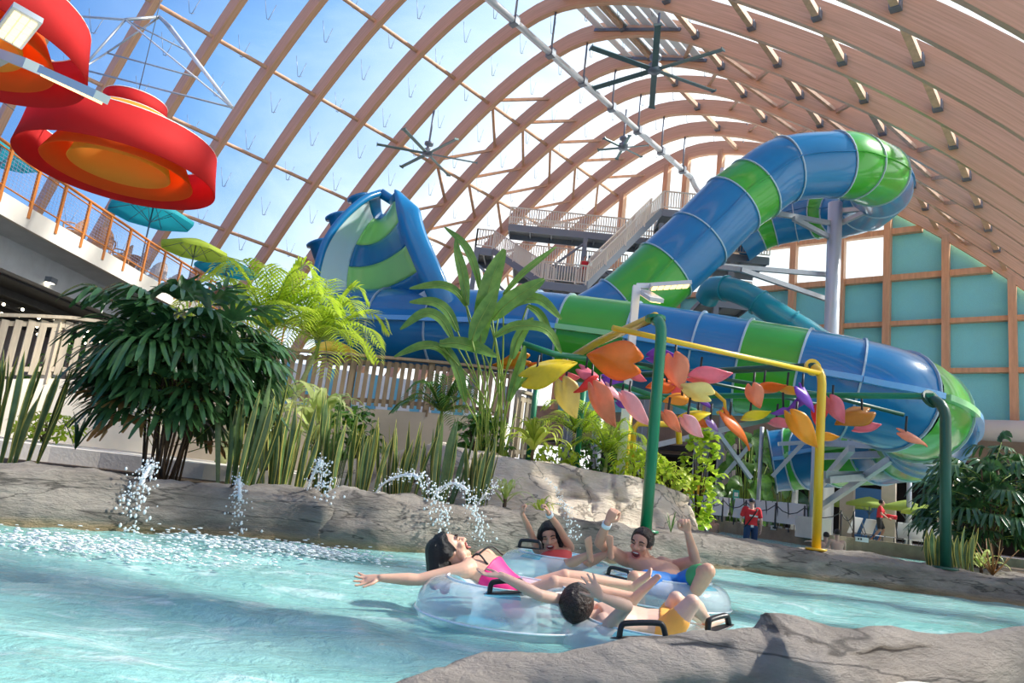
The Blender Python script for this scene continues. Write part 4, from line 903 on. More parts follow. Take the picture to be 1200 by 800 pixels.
# ------------------------------------------------------------------ spray pergola of pipes
mat('pipe_green', (.006, .20, .085), .35, coat=.4); mat('pipe_dark_green', (.012, .075, .045), .4, coat=.3); mat('pipe_yellow', (.80, .52, .02), .35, coat=.4); mat('rod_black', (.02, .025, .025), .5)
PG = {}
def arch_pipe(name, label, base, foot_z, top, r, m_post, arm, r2, m_arm, flange=True):
    T = at(*top); Bp = V(T.x, T.y, foot_z); rt = thing(name, label, 'spray pipe', Bp)
    d = (at(*arm[0]) - T); d.z = 0; d.normalize()
    pts = [Bp, V(T.x, T.y, T.z - .35)] + [V(T.x, T.y, T.z - .35) + V(0, 0, .30 * math.sin(a)) + d * (.30 * (1 - math.cos(a))) for a in (PI / 8, PI / 4, 3 * PI / 8, PI / 2)]
    MB().tube(pts, r, 14).build('post', m_post, rt); e = pts[-1]; d2 = (at(*arm[0]) - e).normalized()
    if flange: MB().lathe([(r, -.02), (r + .07, -.02), (r + .07, .03), (r, .03)], e + d2 * .02, 16, d2, True, False).build('flange', m_post, rt); 
    MB().tube([e] + [at(*q) for q in arm], r2, 10).build('arm', m_arm, rt)
    MB().lathe([(r + .09, 0), (r + .09, .03), (r, .035)], Bp, 16).build('base_flange', m_post, rt); return rt
arch_pipe('spray_pole', 'bright green spray pole with a curled top and a yellow arm, behind the laughing man', 0, .38, (777, 366, 9.9), .075, 'pipe_green', [(768, 371, 10.2), (700, 401, 12.4), (628, 444, 15.2)], .07, 'pipe_yellow')
arch_pipe('spray_pole', 'yellow spray pole with a grey green arm standing on the right ledge', 0, .36, (964, 424, 11.4), .068, 'pipe_yellow', [(955, 429, 11.6), (850, 434, 12.8), (730, 440, 14.2)], .06, 'pipe_dark_green')
arch_pipe('spray_pole', 'dark green spray pole beside the right-hand palms', 0, .34, (1108, 462, 10.6), .075, 'pipe_dark_green', [(1095, 464, 10.8), (960, 463, 12.0), (800, 464, 13.8), (700, 466, 15)], .05, 'pipe_green')
def pipe(name, label, pts, r, m_): MB().tube([at(*q) for q in pts], r, 8).build(name, m_, label=label, cat='spray pipe')
pipe('spray_pipe', 'thin yellow pipe running level from the green pole to the yellow pole', [(718, 384, 10.3), (840, 411, 10.9), (964, 438, 11.4)], .042, 'pipe_yellow')
pipe('spray_pipe', 'dark rod carrying leaves on the far right, sloping behind the yellow pole', [(744, 425, 12.6), (860, 446, 12.6), (964, 462, 12.4), (1059, 486, 12.2)], .035, 'pipe_dark_green')
pipe('spray_pipe', 'short dark green pipe beside the bright green pole, leading to the brown leaf', [(611, 402, 12.2), (650, 415, 12.4), (774, 432, 13.2)], .055, 'pipe_green')
pipe('spray_pipe', 'slanting green pipe below the salmon heart leaf', [(720, 448, 12.5), (775, 467, 12.5), (822, 484, 12.5)], .045, 'pipe_green')
pipe('spray_pipe', 'upper slanting green pipe behind the purple leaves', [(690, 405, 13), (800, 442, 13), (965, 475, 13)], .03, 'pipe_dark_green')
pipe('spray_pipe', 'curved pale yellow pipe end under the pale yellow leaf', [(822, 449, 12), (838, 460, 11.9), (849, 470, 11.8), (850, 480, 11.8), (840, 484, 11.8)], .03, 'pipe_yellow')
def post(px, pyt, d, z0, r, m_, label):
    t = at(px, pyt, d); rt = thing('spray_post', label, 'spray pipe', V(t.x, t.y, z0)); MB().tube([V(t.x, t.y, z0), t], r, 10).build('post', m_, rt); MB().lathe([(r + .06, 0), (r + .06, .03), (r, .035)], V(t.x, t.y, z0), 14).build('base_flange', m_, rt)
post(684, 455, 13.4, .95, .06, 'pipe_green', 'straight green post in the bed behind the boulder wall')
post(630, 440, 14.4, .95, .06, 'pipe_green', 'far green post by the end of the weathered fence')
post(738, 470, 13.6, .95, .075, 'pipe_yellow', 'straight yellow post in the bed behind the boulder wall')
a = at(742, 497, 14); b = at(792, 503, 14); pipe('spray_pipe', 'bent yellow pipe among the bushes above the boulder wall', [(741, 545, 14), (742, 503, 14), (748, 496, 14), (788, 497, 14), (795, 505, 14), (796, 520, 14)], .06, 'pipe_yellow')
# ------------------------------------------------------------------ hanging leaf sculptures
LC = {'orange': (.95, .22, .02), 'brown': (.62, .24, .015), 'yellow': (.92, .72, .02), 'red': (.85, .05, .05), 'pink': (.90, .22, .30), 'pale_pink': (.92, .52, .56), 'purple': (.24, .06, .55), 'cream': (.95, .80, .30), 'salmon': (.95, .34, .18), 'lilac': (.48, .32, .75), 'amber': (.95, .45, .04)}
for k, c in LC.items(): mat('leaf_' + k, c, .35, transl=.30, coat=.3, var=.12, vscale=5)
LEAVES = [
 (596, 425, 12.0, 40, 170, .55, 'brown', 'brown orange leaf at the left end, beside the tall big-leaved plant'),
 (626, 429, 12.6, 24, 200, .6, 'orange', 'small orange leaf between the brown leaf and the big yellow leaf'),
 (648, 433, 10.8, 62, -18, .5, 'yellow', 'big yellow leaf left of the large orange heart'),
 (715, 421, 10.0, 58, 190, .95, 'orange', 'largest orange heart leaf left of the bright green pole'),
 (696, 443, 11.0, 36, 35, .45, 'pink', 'deep pink leaf just below the large orange heart'),
 (685, 453, 10.9, 30, 150, .5, 'red', 'red leaf right below the big yellow leaf'),
 (669, 442, 11.4, 24, 0, .5, 'pink', 'small pink leaf between the big yellow leaf and the red leaf'),
 (719, 445, 11.2, 24, 10, .6, 'purple', 'small purple leaf under the large orange heart'),
 (748, 442, 11.2, 22, 25, .5, 'pink', 'small pink leaf left of the bright green pole near the pipe'),
 (667, 470, 11.2, 46, 70, .7, 'cream', 'pale yellow leaf hanging low under the big yellow leaf'),
 (709, 478, 10.2, 54, 62, .45, 'salmon', 'long salmon leaf hanging steeply below the large orange heart'),
 (722, 463, 10.6, 30, 45, .3, 'pale_pink', 'narrow pale pink leaf above the long thin pink one'),
 (747, 482, 10.2, 48, 48, .28, 'pale_pink', 'long thin pink leaf left of the bright green pole'),
 (733, 474, 11.2, 18, 20, .7, 'purple', 'tiny purple leaf behind the long thin pink leaf'),
 (779, 418, 11.4, 34, 0, .6, 'purple', 'purple leaf behind the top of the bright green pole'),
 (794, 438, 10.8, 40, 75, .8, 'salmon', 'salmon heart leaf right of the bright green pole'),
 (771, 452, 11.2, 30, 175, .6, 'orange', 'orange leaf half behind the bright green pole'),
 (795, 460, 11.2, 22, 60, .7, 'pink', 'pink leaf under the salmon heart'),
 (790, 468, 11.0, 28, 170, .5, 'amber', 'amber leaf right of the bright green pole under the pink one'),
 (812, 457, 10.8, 38, 200, .75, 'cream', 'pale yellow heart leaf right of the salmon heart'),
 (836, 440, 10.8, 48, -5, .45, 'pink', 'wide pink leaf under the thin yellow pipe'),
 (828, 473, 11.6, 22, 45, .4, 'purple', 'narrow purple leaf below the wide pink leaf'),
 (817, 487, 10.8, 34, -12, .4, 'yellow', 'yellow leaf lying flat below the pale yellow heart'),
 (789, 496, 10.5, 30, 50, .45, 'salmon', 'salmon leaf low down right beside the bright green pole'),
 (813, 502, 10.6, 32, 45, .55, 'pale_pink', 'pale pink leaf lowest of the middle bunch'),
 (836, 499, 11.2, 18, 50, .6, 'lilac', 'small lilac leaf right of the lowest pale pink leaf'),
 (822, 496, 11.4, 18, 30, .7, 'orange', 'small orange leaf behind the lowest pale pink leaf'),
 (886, 466, 11.2, 28, 70, .75, 'salmon', 'salmon heart leaf hung alone in front of the green tube section'),
 (889, 486, 11.2, 32, -14, .42, 'yellow', 'yellow leaf below the lone salmon heart'),
 (865, 507, 11.0, 52, 55, .22, 'orange', 'long narrow orange leaf hanging steeply above the lifeguard'),
 (906, 454, 11.6, 34, -8, .4, 'orange', 'orange leaf left of the yellow pole just under the pipe'),
 (930, 458, 11.8, 24, 5, .4, 'amber', 'small amber leaf between an orange leaf and the yellow pole'),
 (946, 469, 11.0, 34, 58, .6, 'purple', 'big purple leaf left of the yellow pole'),
 (931, 475, 11.2, 28, 150, .6, 'purple', 'purple leaf pointing left beside the big purple leaf'),
 (912, 483, 11.2, 18, 170, .6, 'purple', 'smallest purple leaf left of the two purple ones'),
 (981, 482, 11.4, 34, 60, .45, 'pink', 'pink leaf just right of the yellow pole'),
 (959, 488, 11.8, 24, 100, .7, 'red', 'red leaf behind the yellow pole'),
 (997, 490, 11.6, 42, 160, .5, 'brown', 'brown orange leaf right of the yellow pole'),
 (918, 496, 11.4, 26, 5, .5, 'pink', 'pink leaf under the smallest purple leaf'),
 (943, 506, 10.8, 50, 52, .35, 'amber', 'long amber leaf hanging steeply in front of the yellow pole'),
 (1019, 500, 11.6, 30, -10, .5, 'pink', 'pink leaf farthest right but one, under the dark rod'),
 (1072, 515, 11.2, 36, 27, .3, 'salmon', 'salmon leaf farthest right, near the dark green pole'),
 (972, 512, 11.8, 24, 0, .5, 'amber', 'small amber leaf right of the yellow pole, low down'),
]
def sculpt_leaf(x, y, d, L_, ang, asp, colr, label):
    c = at(x, y, d); k = d / 850; L_ = L_ * k; a = math.radians(ang); Rv, Uv, Fv = CR, CU, FW
    ax = (Rv * math.cos(a) - Uv * math.sin(a)); ay = (Rv * math.sin(a) + Uv * math.cos(a))
    rt = thing('leaf_ornament', label, 'leaf ornament', c, 'coloured leaves on the spray pipes'); hw = L_ * .5 * min(1, asp + .12)
    tl = math.acos(max(.1, min(1, asp))) * (.85 if y % 2 else -.75); ay2 = ay * math.cos(tl) + Fv * math.sin(tl); nn = ax.cross(ay2).normalized(); L_ *= .95; hw = L_ * (.27 + .19 * asp)
    out, n = [], 16
    rows = []
    for i in range(n + 1):
        t = i / n; s_ = -0.5 + t; w = hw * max(0, math.sin(PI * (.22 + .78 * t ** .72))) ** .85
        row = []
        for j in range(-5, 6):
            q = j / 5; back = -.20 * L_ * math.sin(PI * abs(q)) * max(0, 1 - t / .6); p = c + ax * (s_ * L_ + back) + ay2 * (w * q) + nn * (-(q * q) * hw * .22 + .10 * L_ * math.sin(PI * t) + .04 * L_ * math.sin(5 * t + 3 * q)); row.append(p)
        rows.append(row)
    lf = MB().loft(rows, False, False).build('leaf', 'leaf_' + colr, rt, solid=.014)
    h = c - ax * L_ * .36; tp = h + V(0, 0, .30) + ax * .02
    MB().tube([h - V(0, 0, .01), tp], .018, 6).build('hanger', 'rod_black', rt)
    mb = MB(); mid = [c + ax * ((t - .5) * L_) + nn * (.10 * L_ * math.sin(PI * t) + .004) for t in (.2, .5, .8, .97)]; mb.tube(mid, [.008, .007, .005, .003], 5).build('midrib', 'leaf_' + colr, lf)
for q in LEAVES: sculpt_leaf(*q)
# ------------------------------------------------------------------ planting
def leafmat(n, c, c2, transl=.3, rough=.35, coat=.25): mat('lf_' + n, c, rough, var=.4, vscale=6, col2=c2, transl=transl, coat=coat)
leafmat('dark', (.075, .18, .055), (.022, .075, .028), .25, .28)
leafmat('mid', (.13, .30, .04), (.05, .15, .025), .35)
leafmat('bright', (.66, .78, .08), (.36, .54, .04), .5)
leafmat('lime', (.66, .72, .12), (.36, .50, .05), .45)
leafmat('banana', (.24, .42, .08), (.10, .24, .04), .4, .28)
leafmat('sword', (.20, .30, .09), (.07, .14, .05), .25)
leafmat('edge', (.80, .72, .20), (.62, .55, .12), .25)
leafmat('dry', (.60, .38, .16), (.40, .22, .08), .3)
leafmat('pale', (.82, .86, .38), (.42, .58, .12), .45)
mat('cane', (.12, .08, .045), .8, var=.4, vscale=9); mat('palm_trunk', (.42, .44, .20), .6, var=.3, vscale=6, stretch=(1, 1, 9)); mat('petiole', (.30, .42, .08), .5, transl=.2)
RN = random.Random(11)
def blade(mb, pts, w, nrm, fold=.25, prof=None, n=9):
    C = resample(cr(pts, 5), n); L, Mi, Rr = [], [], []
    for i, p in enumerate(C):
        t = i / (n - 1); d = (C[min(i + 1, n - 1)] - C[max(i - 1, 0)]).normalized(); a = d.cross(V(nrm))
        if a.length < 1e-4: a = d.cross(V(1, 0, .01))
        a.normalize(); up = a.cross(d).normalized()
        ww = w * (prof(t) if prof else max(.03, math.sin(PI * min(1, (t * .92 + .06))) ** .7)); L.append(p - a * ww + up * ww * fold); Rr.append(p + a * ww + up * ww * fold); Mi.append(p)
    mb.strip(L, Rr, Mi)
def rdir(el0, el1, az=None):
    a = RN.uniform(0, 2 * PI) if az is None else az; e = RN.uniform(el0, el1); return V(math.cos(a) * math.cos(e), math.sin(a) * math.cos(e), math.sin(e))
def fan(mb, c, d, L_, k, w, spread=1.9, droop=.35, dry=None, mi=0):
    d = V(d).normalized(); a, b = frame_of(d)
    for i in range(k):
        q = (i / (k - 1) - .5) * spread; l = L_ * (1 - .28 * abs(q) / spread * 2) * RN.uniform(.9, 1.08); dd = (d * math.cos(q) + a * math.sin(q)).normalized()
        p1 = c + dd * l * .45 + b * .03; p2 = c + dd * l + V(0, 0, -droop * l * RN.uniform(.6, 1.25))
        mb.cur = mi; blade(mb, [c, p1, c + dd * l * .75 - V(0, 0, droop * l * .35), p2], w, b, .22, lambda t: min(1, t * 5 + .15) * (1 if t < .8 else (1 - (t - .8) * 3.2)), 7)
def rhapis(name, label, P, H, R, ncane, nfan, m_='lf_dark', L_=.42, w=.032, seed=1, dryn=2, droop=(.35, .7)):
    global RN; RN = random.Random(seed); rt = thing(name, label, 'palm', P); P = V(P)
    fans = []
    for i in range(ncane):
        a = RN.uniform(0, 2 * PI); r0 = RN.uniform(0, .30) * R; h = H * RN.uniform(.55, .98); b = P + V(math.cos(a) * r0, math.sin(a) * r0, 0); t = b + V(math.cos(a) * R * .28 * RN.random(), math.sin(a) * R * .28 * RN.random(), h)
        mb = MB().tube(cr([b, b.lerp(t, .5) + V(RN.uniform(-.04, .04), RN.uniform(-.04, .04), 0), t], 4), .014, 6); mb.build('cane', 'cane', rt); fans.append((b, t))
    mb = MB()
    for i in range(nfan):
        b, t = fans[i % ncane]; u = .30 + .70 * (1 - (i // ncane) / max(1, nfan // ncane)) ** .8 + RN.uniform(-.08, .05); c0 = b.lerp(t, min(1, u))
        out = (c0 - P); out.z = 0; out = out.normalized() if out.length > .02 else V(1, 0, 0)
        d = (rdir(-.1, .9) + out * .8 + V(0, 0, .15)).normalized(); pl = R * RN.uniform(.35, .75); c = c0 + d * pl
        mb.cur = 2; mb.tube([c0, c0.lerp(c, .5) + V(0, 0, .04), c], .005, 4); fan(mb, c, (d + V(0, 0, -.15)).normalized(), L_ * RN.uniform(.8, 1.15), RN.choice((7, 8, 9, 10)), w, RN.uniform(1.7, 2.5), RN.uniform(*droop), mi=1 if i >= nfan - dryn else 0)
    mb.build('foliage', [m_, 'lf_dry', 'petiole'], rt); return rt
def feather(mb, pts, L_, w, k, nrm, mi=0, hang=.3):
    C = resample(cr(pts, 6), k + 2)
    for i in range(1, k + 1):
        t = i / (k + 1); d = (C[i + 1] - C[i - 1]).normalized() if i < k + 1 else d; a = d.cross(V(nrm)).normalized(); l = L_ * (math.sin(PI * (t * .8 + .16)) ** .8)
        for s_ in (-1, 1):
            dd = (a * s_ * .85 + d * .55 + V(0, 0, .08)).normalized(); e = C[i] + dd * l - V(0, 0, hang * l * RN.uniform(.5, 1.3)); mb.cur = mi
            blade(mb, [C[i], C[i] + dd * l * .55, e], w, V(0, 0, 1), .15, lambda q: min(1, q * 6 + .2) * (1 - max(0, q - .5) * 1.9), 5)
def feather_palm(name, label, P, H, lean, nf, FL, m_, tr=.06, seed=3, kk=26, LL=.42, trunk='palm_trunk', w=.016, cat='palm'):
    global RN; RN = random.Random(seed); P = V(P); rt = thing(name, label, cat, P); T = P + V(lean[0], lean[1], H)
    C = cr([P, P.lerp(T, .5) + V(lean[0] * -.15, 0, 0), T], 8); n = len(C)
    mb = MB().tube(C, [tr * (1.25 - .45 * i / n) * (1.05 if i % 3 == 0 else 1) for i in range(n)], 10); mb.build('trunk', trunk, rt)
    MB().tube([T - V(0, 0, .1), T + V(lean[0] * .1, 0, .38)], [tr * .85, tr * .35], 10).build('crownshaft', 'petiole', rt)
    for i in range(nf):
        a = i * 2.399 + RN.uniform(-.2, .2); e = 1.25 - 1.25 * (i / nf) + RN.uniform(-.1, .1); d = V(math.cos(a) * math.cos(e), math.sin(a) * math.cos(e), math.sin(e)); l = FL * RN.uniform(.85, 1.1)
        b = T + V(0, 0, .25); p1 = b + d * l * .45 + V(0, 0, .08); p2 = b + d * l * .8 + V(0, 0, -.10 * l); out = V(d.x, d.y, 0).normalized() if abs(d.z) < .98 else V(1, 0, 0); p3 = b + d * l * .92 + out * .12 * l + V(0, 0, -.38 * l)
        mb = MB(); mb.cur = 1; mb.tube(cr([b, p1, p2, p3], 4), [.012] * 4 + [.009] * 4 + [.004] * 5, 5); feather(mb, [b, p1, p2, p3], LL, w, kk, V(0, 0, 1)); mb.build('frond', [m_, 'petiole'], rt)
    return rt
# --- snake plants: upright sword leaves with a paler margin
def snake(P, n, H, R, label, seed, dark=False, lean=.16):
    global RN; RN = random.Random(seed); P = V(P); rt = thing('snake_plant', label, 'snake plant', P, 'snake plants along the rock ledge')
    for i in range(n):
        a = RN.uniform(0, 2 * PI); r = R * math.sqrt(RN.random()); b = P + V(math.cos(a) * r, math.sin(a) * r * .6, 0); h = 1.1 * H * RN.uniform(.6, 1.0); t = b + V(math.cos(a) * lean * h * RN.uniform(.2, 1.4), math.sin(a) * lean * h * RN.random(), h)
        w = RN.uniform(.024, .036); az = RN.uniform(0, PI); nr = V(math.cos(az), math.sin(az), .1); mid = b.lerp(t, .5) + V(RN.uniform(-.03, .03), 0, 0); pr = lambda q: (.55 + .45 * min(1, q * 2.2)) * (1 if q < .72 else max(.04, 1 - ((q - .72) / .28) ** 1.5))
        mb = MB(); mb.cur = 1; blade(mb, [b, mid, t], w, nr, .28, pr, 9)
        if not dark or i % 3 == 0:
            off = nr.normalized() * .0025; mb.cur = 0
            blade(mb, [b + off, mid + off, b.lerp(t, .97) + off], w * .72, nr, .28, pr, 9); blade(mb, [b - off, mid - off, b.lerp(t, .97) - off], w * .72, nr, .28, pr, 9)
        else: mb.mi = [0] * len(mb.mi)
        mb.build('leaf', ['lf_sword', 'lf_edge'], rt)
    return rt
for px, d, n, H, R, sd, dk, lb in (
    (4, 7.3, 26, 1.05, .34, 21, False, 'big snake plant at the left edge with yellow margined leaves'),
    (277, 7.9, 26, 1.18, .26, 22, True, 'dark snake plant right beside the base of the big dark palm'),
    (328, 8.2, 26, 1.0, .26, 23, False, 'yellow margined snake plant between two dark ones, in front of the bright palm trunk'),
    (384, 8.5, 22, 1.15, .20, 24, True, 'tall dark snake plant behind the small jet at the ledge joint'),
    (424, 8.6, 18, .95, .17, 25, False, 'yellow margined snake plant just right of the ledge joint'),
    (468, 8.9, 26, .98, .22, 26, False, 'yellow margined snake plant between the ledge joint and the arching jet'),
    (512, 9.0, 22, 1.08, .17, 27, True, 'upright dark snake plant behind the arching jet'),
    (556, 9.0, 16, 1.0, .13, 28, False, 'slim snake plant at the left end of the boulder wall')):
    snake(gp(px, d, .36), n, H, R, lb, sd, dk)
for px, d, n, H, R, sd, lb in ((1098, 10.3, 12, .5, .14, 31, 'small snake plant at the foot of the dark green pole'), (1128, 10.35, 12, .62, .14, 32, 'snake plant right of the dark green pole')):
    snake(gp(px, d, .33), n, H, R, lb, sd)
# --- the big dark lady palm on the left, others on the right
rhapis('lady_palm', 'big dark lady palm with drooping finger leaves on the left bank', gp(190, 8.1, .36), 1.85, .90, 24, 200, L_=.52, w=.029, seed=5, dryn=8, droop=(.25, .75))
for px, d, H, R, sd, lb, dz in ((1165, 11.6, 1.75, .85, 41, 'dark lady palm just right of the dark green pole', .33), (1215, 12.4, 2.0, .95, 42, 'dark lady palm cut off by the right edge', .33), (1140, 13.4, 1.6, .8, 43, 'dark lady palm behind the others on the right, below the cream duct', .33)):
    rhapis('lady_palm', lb, gp(px, d, dz), H, R, 14, 95, L_=.46, w=.026, seed=sd, dryn=1)
# dead bush
RN = random.Random(50); P = gp(1163, 10.35, .33); rt = thing('dead_shrub', 'bare straw coloured dead shrub in front of the right palms', 'shrub', P)
for i in range(12):
    d = rdir(.7, 1.4); t = P + d * RN.uniform(.3, .6); MB().tube([P, P.lerp(t, .5) + V(RN.uniform(-.04, .04), 0, 0), t], [.012, .008, .004], 5).build('twig', 'lf_dry', rt)
# --- bright feather palms by the fence
feather_palm('areca_palm', 'bright yellow-green feather palm with a slim ringed trunk by the brown fence', gp(258, 12.2, .56), 2.15, (.36, 0), 24, 1.75, 'lf_bright', .075, 61, 24, .54, w=.023)
feather_palm('areca_palm', 'second bright feather palm right beside the first, leaning right', gp(316, 12.8, .56), 2.15, (.42, .1), 20, 1.6, 'lf_bright', .05, 62, 23, .50, w=.022)
feather_palm('areca_palm', 'low dusky feather palm under the brown fence left of the big-leaved plant', gp(505, 12.6, .9), .75, (.05, 0), 14, .95, 'lf_mid', .05, 63, 20, .34)
feather_palm('areca_palm', 'sunny feather palm in the bed behind the coloured leaves', gp(668, 13.2, 1.0), .6, (.05, 0), 14, 1.0, 'lf_bright', .05, 64, 20, .34)
feather_palm('areca_palm', 'low sunny feather palm right of the straight green post', gp(706, 12.2, 1.0), .25, (.03, 0), 12, .85, 'lf_bright', .04, 65, 18, .30)
# --- tall big-leaved plant
def paddle(rt, pts, w, base, m_='lf_banana'):
    Q = [at(*q) for q in pts]; mb = MB(); d = (Q[-1] - Q[0]).normalized(); nr = (-FW + CU * .5 + CR * .2); nr = (nr - d * nr.dot(d)).normalized()
    blade(mb, Q, w, nr, .28, lambda t: max(.03, math.sin(PI * min(1, t * .9 + .08)) ** .62), 14); mb.cur = 1; mb.tube(cr(Q, 4), [.011 * (1 - .8 * i / (4 * (len(Q) - 1))) for i in range(4 * (len(Q) - 1) + 1)], 5); mb.build('leaf', [m_, 'petiole'], rt)
    a = base; MB().tube(cr([a, a.lerp(Q[0], .55) + (a - Q[0]) * 0 + V((a.x - Q[0].x) * .25, 0, .05), Q[0]], 5), .013, 6).build('petiole', 'petiole', rt)
RN = random.Random(70); D = 11.4; P = gp(573, D + .1, 1.0); bp = thing('bird_of_paradise_plant', 'tall plant with big paddle leaves between the fence and the coloured leaves', 'plant', P)
for k, (pts, w) in enumerate((
    ([(562, 338, D), (558, 318, D), (545, 288, D), (521, 266, D + .2)], .07), ([(547, 358, D), (543, 325, D), (536, 296, D), (534, 280, D)], .085), ([(563, 402, D - .2), (567, 365, D - .2), (577, 325, D - .2), (591, 292, D - .1)], .16),
    ([(590, 345, D + .1), (615, 318, D + .1), (652, 289, D + .3)], .055), ([(577, 374, D - .3), (595, 355, D - .3), (618, 340, D - .3), (638, 327, D - .2)], .13), ([(553, 399, D - .5), (560, 380, D - .5), (572, 358, D - .4), (582, 338, D - .3)], .13),
    ([(546, 358, D), (535, 342, D), (515, 334, D), (480, 338, D)], .075), ([(536, 388, D - .2), (525, 366, D - .2), (508, 354, D - .2), (480, 354, D - .2)], .085), ([(530, 396, D - .3), (517, 374, D - .3), (497, 367, D - .3), (469, 386, D - .3)], .085),
    ([(584, 372, D), (605, 354, D), (632, 351, D), (658, 374, D)], .10), ([(580, 394, D - .3), (605, 382, D - .3), (640, 386, D - .3), (658, 414, D - .2)], .09), ([(618, 358, D + .2), (632, 368, D + .2), (646, 393, D + .2)], .075),
    ([(532, 428, D - .3), (517, 409, D - .3), (495, 405, D - .3), (462, 418, D - .3)], .075), ([(515, 403, D - .4), (535, 402, D - .4), (560, 408, D - .4), (582, 418, D - .4)], .11), ([(600, 420, D), (607, 398, D), (618, 380, D), (625, 372, D)], .09),
    ([(545, 470, D - .2), (538, 440, D - .3), (528, 415, D - .3), (516, 398, D - .3)], .08), ([(596, 470, D - .1), (606, 440, D - .1), (612, 420, D - .1), (615, 405, D)], .08), ([(600, 460, D), (622, 440, D), (650, 432, D), (672, 440, D)], .06))):
    paddle(bp, pts, w, P + V(RN.uniform(-.22, .22), RN.uniform(-.1, .15), 0))
for i in range(9):
    a = P + V(RN.uniform(-.3, .3), RN.uniform(-.1, .2), 0); MB().tube([a, a + V(RN.uniform(-.15, .15), 0, RN.uniform(.6, 1.1))], [.02, .012], 6).build('stalk', 'petiole', bp)
# --- rosettes of arching strap leaves
def rosette(name, label, P, n, L_, w, m_, seed, el=(.35, 1.35), stem=0., cat='plant', droop=.5):
    global RN; RN = random.Random(seed); P = V(P); rt = thing(name, label, cat, P); c = P + V(0, 0, stem)
    if stem: MB().tube([P, c], .025, 7).build('stem', 'cane', rt)
    for i in range(n):
        d = rdir(*el, az=i * 2.399); l = L_ * RN.uniform(.7, 1.1); o = V(d.x, d.y, 0); b = c + V(0, 0, -stem * .5 * RN.random())
        p2 = b + d * l * .55; p3 = b + d * l * .85 + o * l * .1 - V(0, 0, droop * l * .35); p4 = b + d * l * .9 + o * l * .22 - V(0, 0, droop * l * .8); mb = MB(); blade(mb, [b, p2, p3, p4], w * RN.uniform(.8, 1.2), V(0, 0, 1), .25, lambda t: min(1, t * 3 + .2) * (1 if t < .55 else max(.04, 1 - (t - .55) * 2.1)), 9); mb.build('leaf', m_, rt)
    return rt
rosette('corn_plant', 'pale variegated corn plant with broad arching leaves left of the dark snake plant', gp(362, 9.6, .50), 30, .78, .06, 'lf_pale', 81, el=(.15, 1.15), stem=.95)
rosette('corn_plant', 'pale variegated corn plant behind the big dark palm on its right', gp(312, 10.2, .56), 24, .75, .058, 'lf_pale', 82, el=(.15, 1.15), stem=1.2)
rosette('corn_plant', 'bright yellow-green corn plant on the boulder wall by the weathered fence end', gp(622, 11.0, 1.05), 34, .66, .05, 'lf_lime', 83, stem=.42)
rosette('corn_plant', 'small leafy plant growing at the foot of the boulder wall above the child', gp(590, 9.0, .40), 16, .42, .028, 'lf_pale', 84, stem=.22)
rosette('corn_plant', 'low yellowish plant right of the small leafy plant below the boulder wall', gp(632, 9.1, .40), 12, .34, .022, 'lf_lime', 85, stem=.1)
rosette('corn_plant', 'low plant with pale striped leaves right of the dark green pole', gp(1150, 10.5, .33), 18, .40, .025, 'lf_pale', 86, stem=.1)
rosette('grass_tuft', 'small dark reedy tuft on the paving at the left', gp(88, 8.6, .56), 8, .55, .02, 'lf_dark', 87, el=(1.0, 1.5), droop=.2)
rosette('grass_tuft', 'small reed tuft right of the laughing man on the ledge', gp(786, 9.6, .40), 5, .35, .012, 'lf_mid', 88, el=(1.1, 1.5), droop=.1)
# --- leafy bushes of many small leaves
def bush(name, label, P, R, H, n, L_, w, m_, seed, cat='shrub', stem_m='cane'):
    global RN; RN = random.Random(seed); P = V(P); rt = thing(name, label, cat, P); mb = MB(); st = MB()
    for i in range(7):
        a = RN.uniform(0, 2 * PI); t = P + V(math.cos(a) * R * .5, math.sin(a) * R * .5, H * RN.uniform(.6, .9)); MB().tube([P, P.lerp(t, .5), t], [.02, .014, .006], 5).build('stem', stem_m, rt)
    for i in range(n):
        a = RN.uniform(0, 2 * PI); z = RN.random(); r = R * math.sqrt(RN.random()) * (math.sin(PI * (z * .85 + .1)) ** .6); c = P + V(math.cos(a) * r, math.sin(a) * r, H * z * .98 + .03); d = (V(math.cos(a), math.sin(a), 0) * .7 + rdir(-.4, 1.0)).normalized(); l = L_ * RN.uniform(.6, 1.15)
        blade(mb, [c, c + d * l * .5 + V(0, 0, .02), c + d * l - V(0, 0, l * .3)], w * RN.uniform(.7, 1.1), V(RN.uniform(-.3, .3), RN.uniform(-.3, .3), 1), .2, None, 5)
    mb.build('foliage', m_, rt); return rt
bush('leafy_bush', 'sunny small-leaved bush on the boulder wall right of the yellow post', gp(752, 12.2, 1.0), .55, .55, 240, .16, .04, 'lf_bright', 91)
bush('leafy_bush', 'lime bush at the right end of the boulder wall', gp(782, 12.4, .95), .35, .45, 150, .15, .045, 'lf_lime', 92)
bush('climbing_plant', 'upright climbing plant with round glossy leaves right of the boulder wall', gp(816, 14.2, .36), .34, 2.1, 230, .20, .085, 'lf_bright', 93)
bush('leafy_bush', 'green bush behind the straight green post', gp(700, 14.2, 1.0), .7, .8, 260, .2, .05, 'lf_mid', 94)
bush('leafy_bush', 'green bush at the foot of the straight green post', gp(648, 12.0, 1.0), .45, .5, 160, .16, .04, 'lf_bright', 95)
bush('leafy_bush', 'sunlit low bush behind the pale paving at the left', gp(52, 11.2, .56), .5, .4, 180, .15, .04, 'lf_bright', 96)
bush('leafy_bush', 'green bush behind the pale slat fence', gp(62, 15, .36), .9, 2.4, 300, .22, .06, 'lf_mid', 97)
bush('leafy_bush', 'dark bush between the bright palm trunks and the fence wall', gp(400, 12.6, .56), .6, 1.2, 260, .24, .06, 'lf_mid', 98)
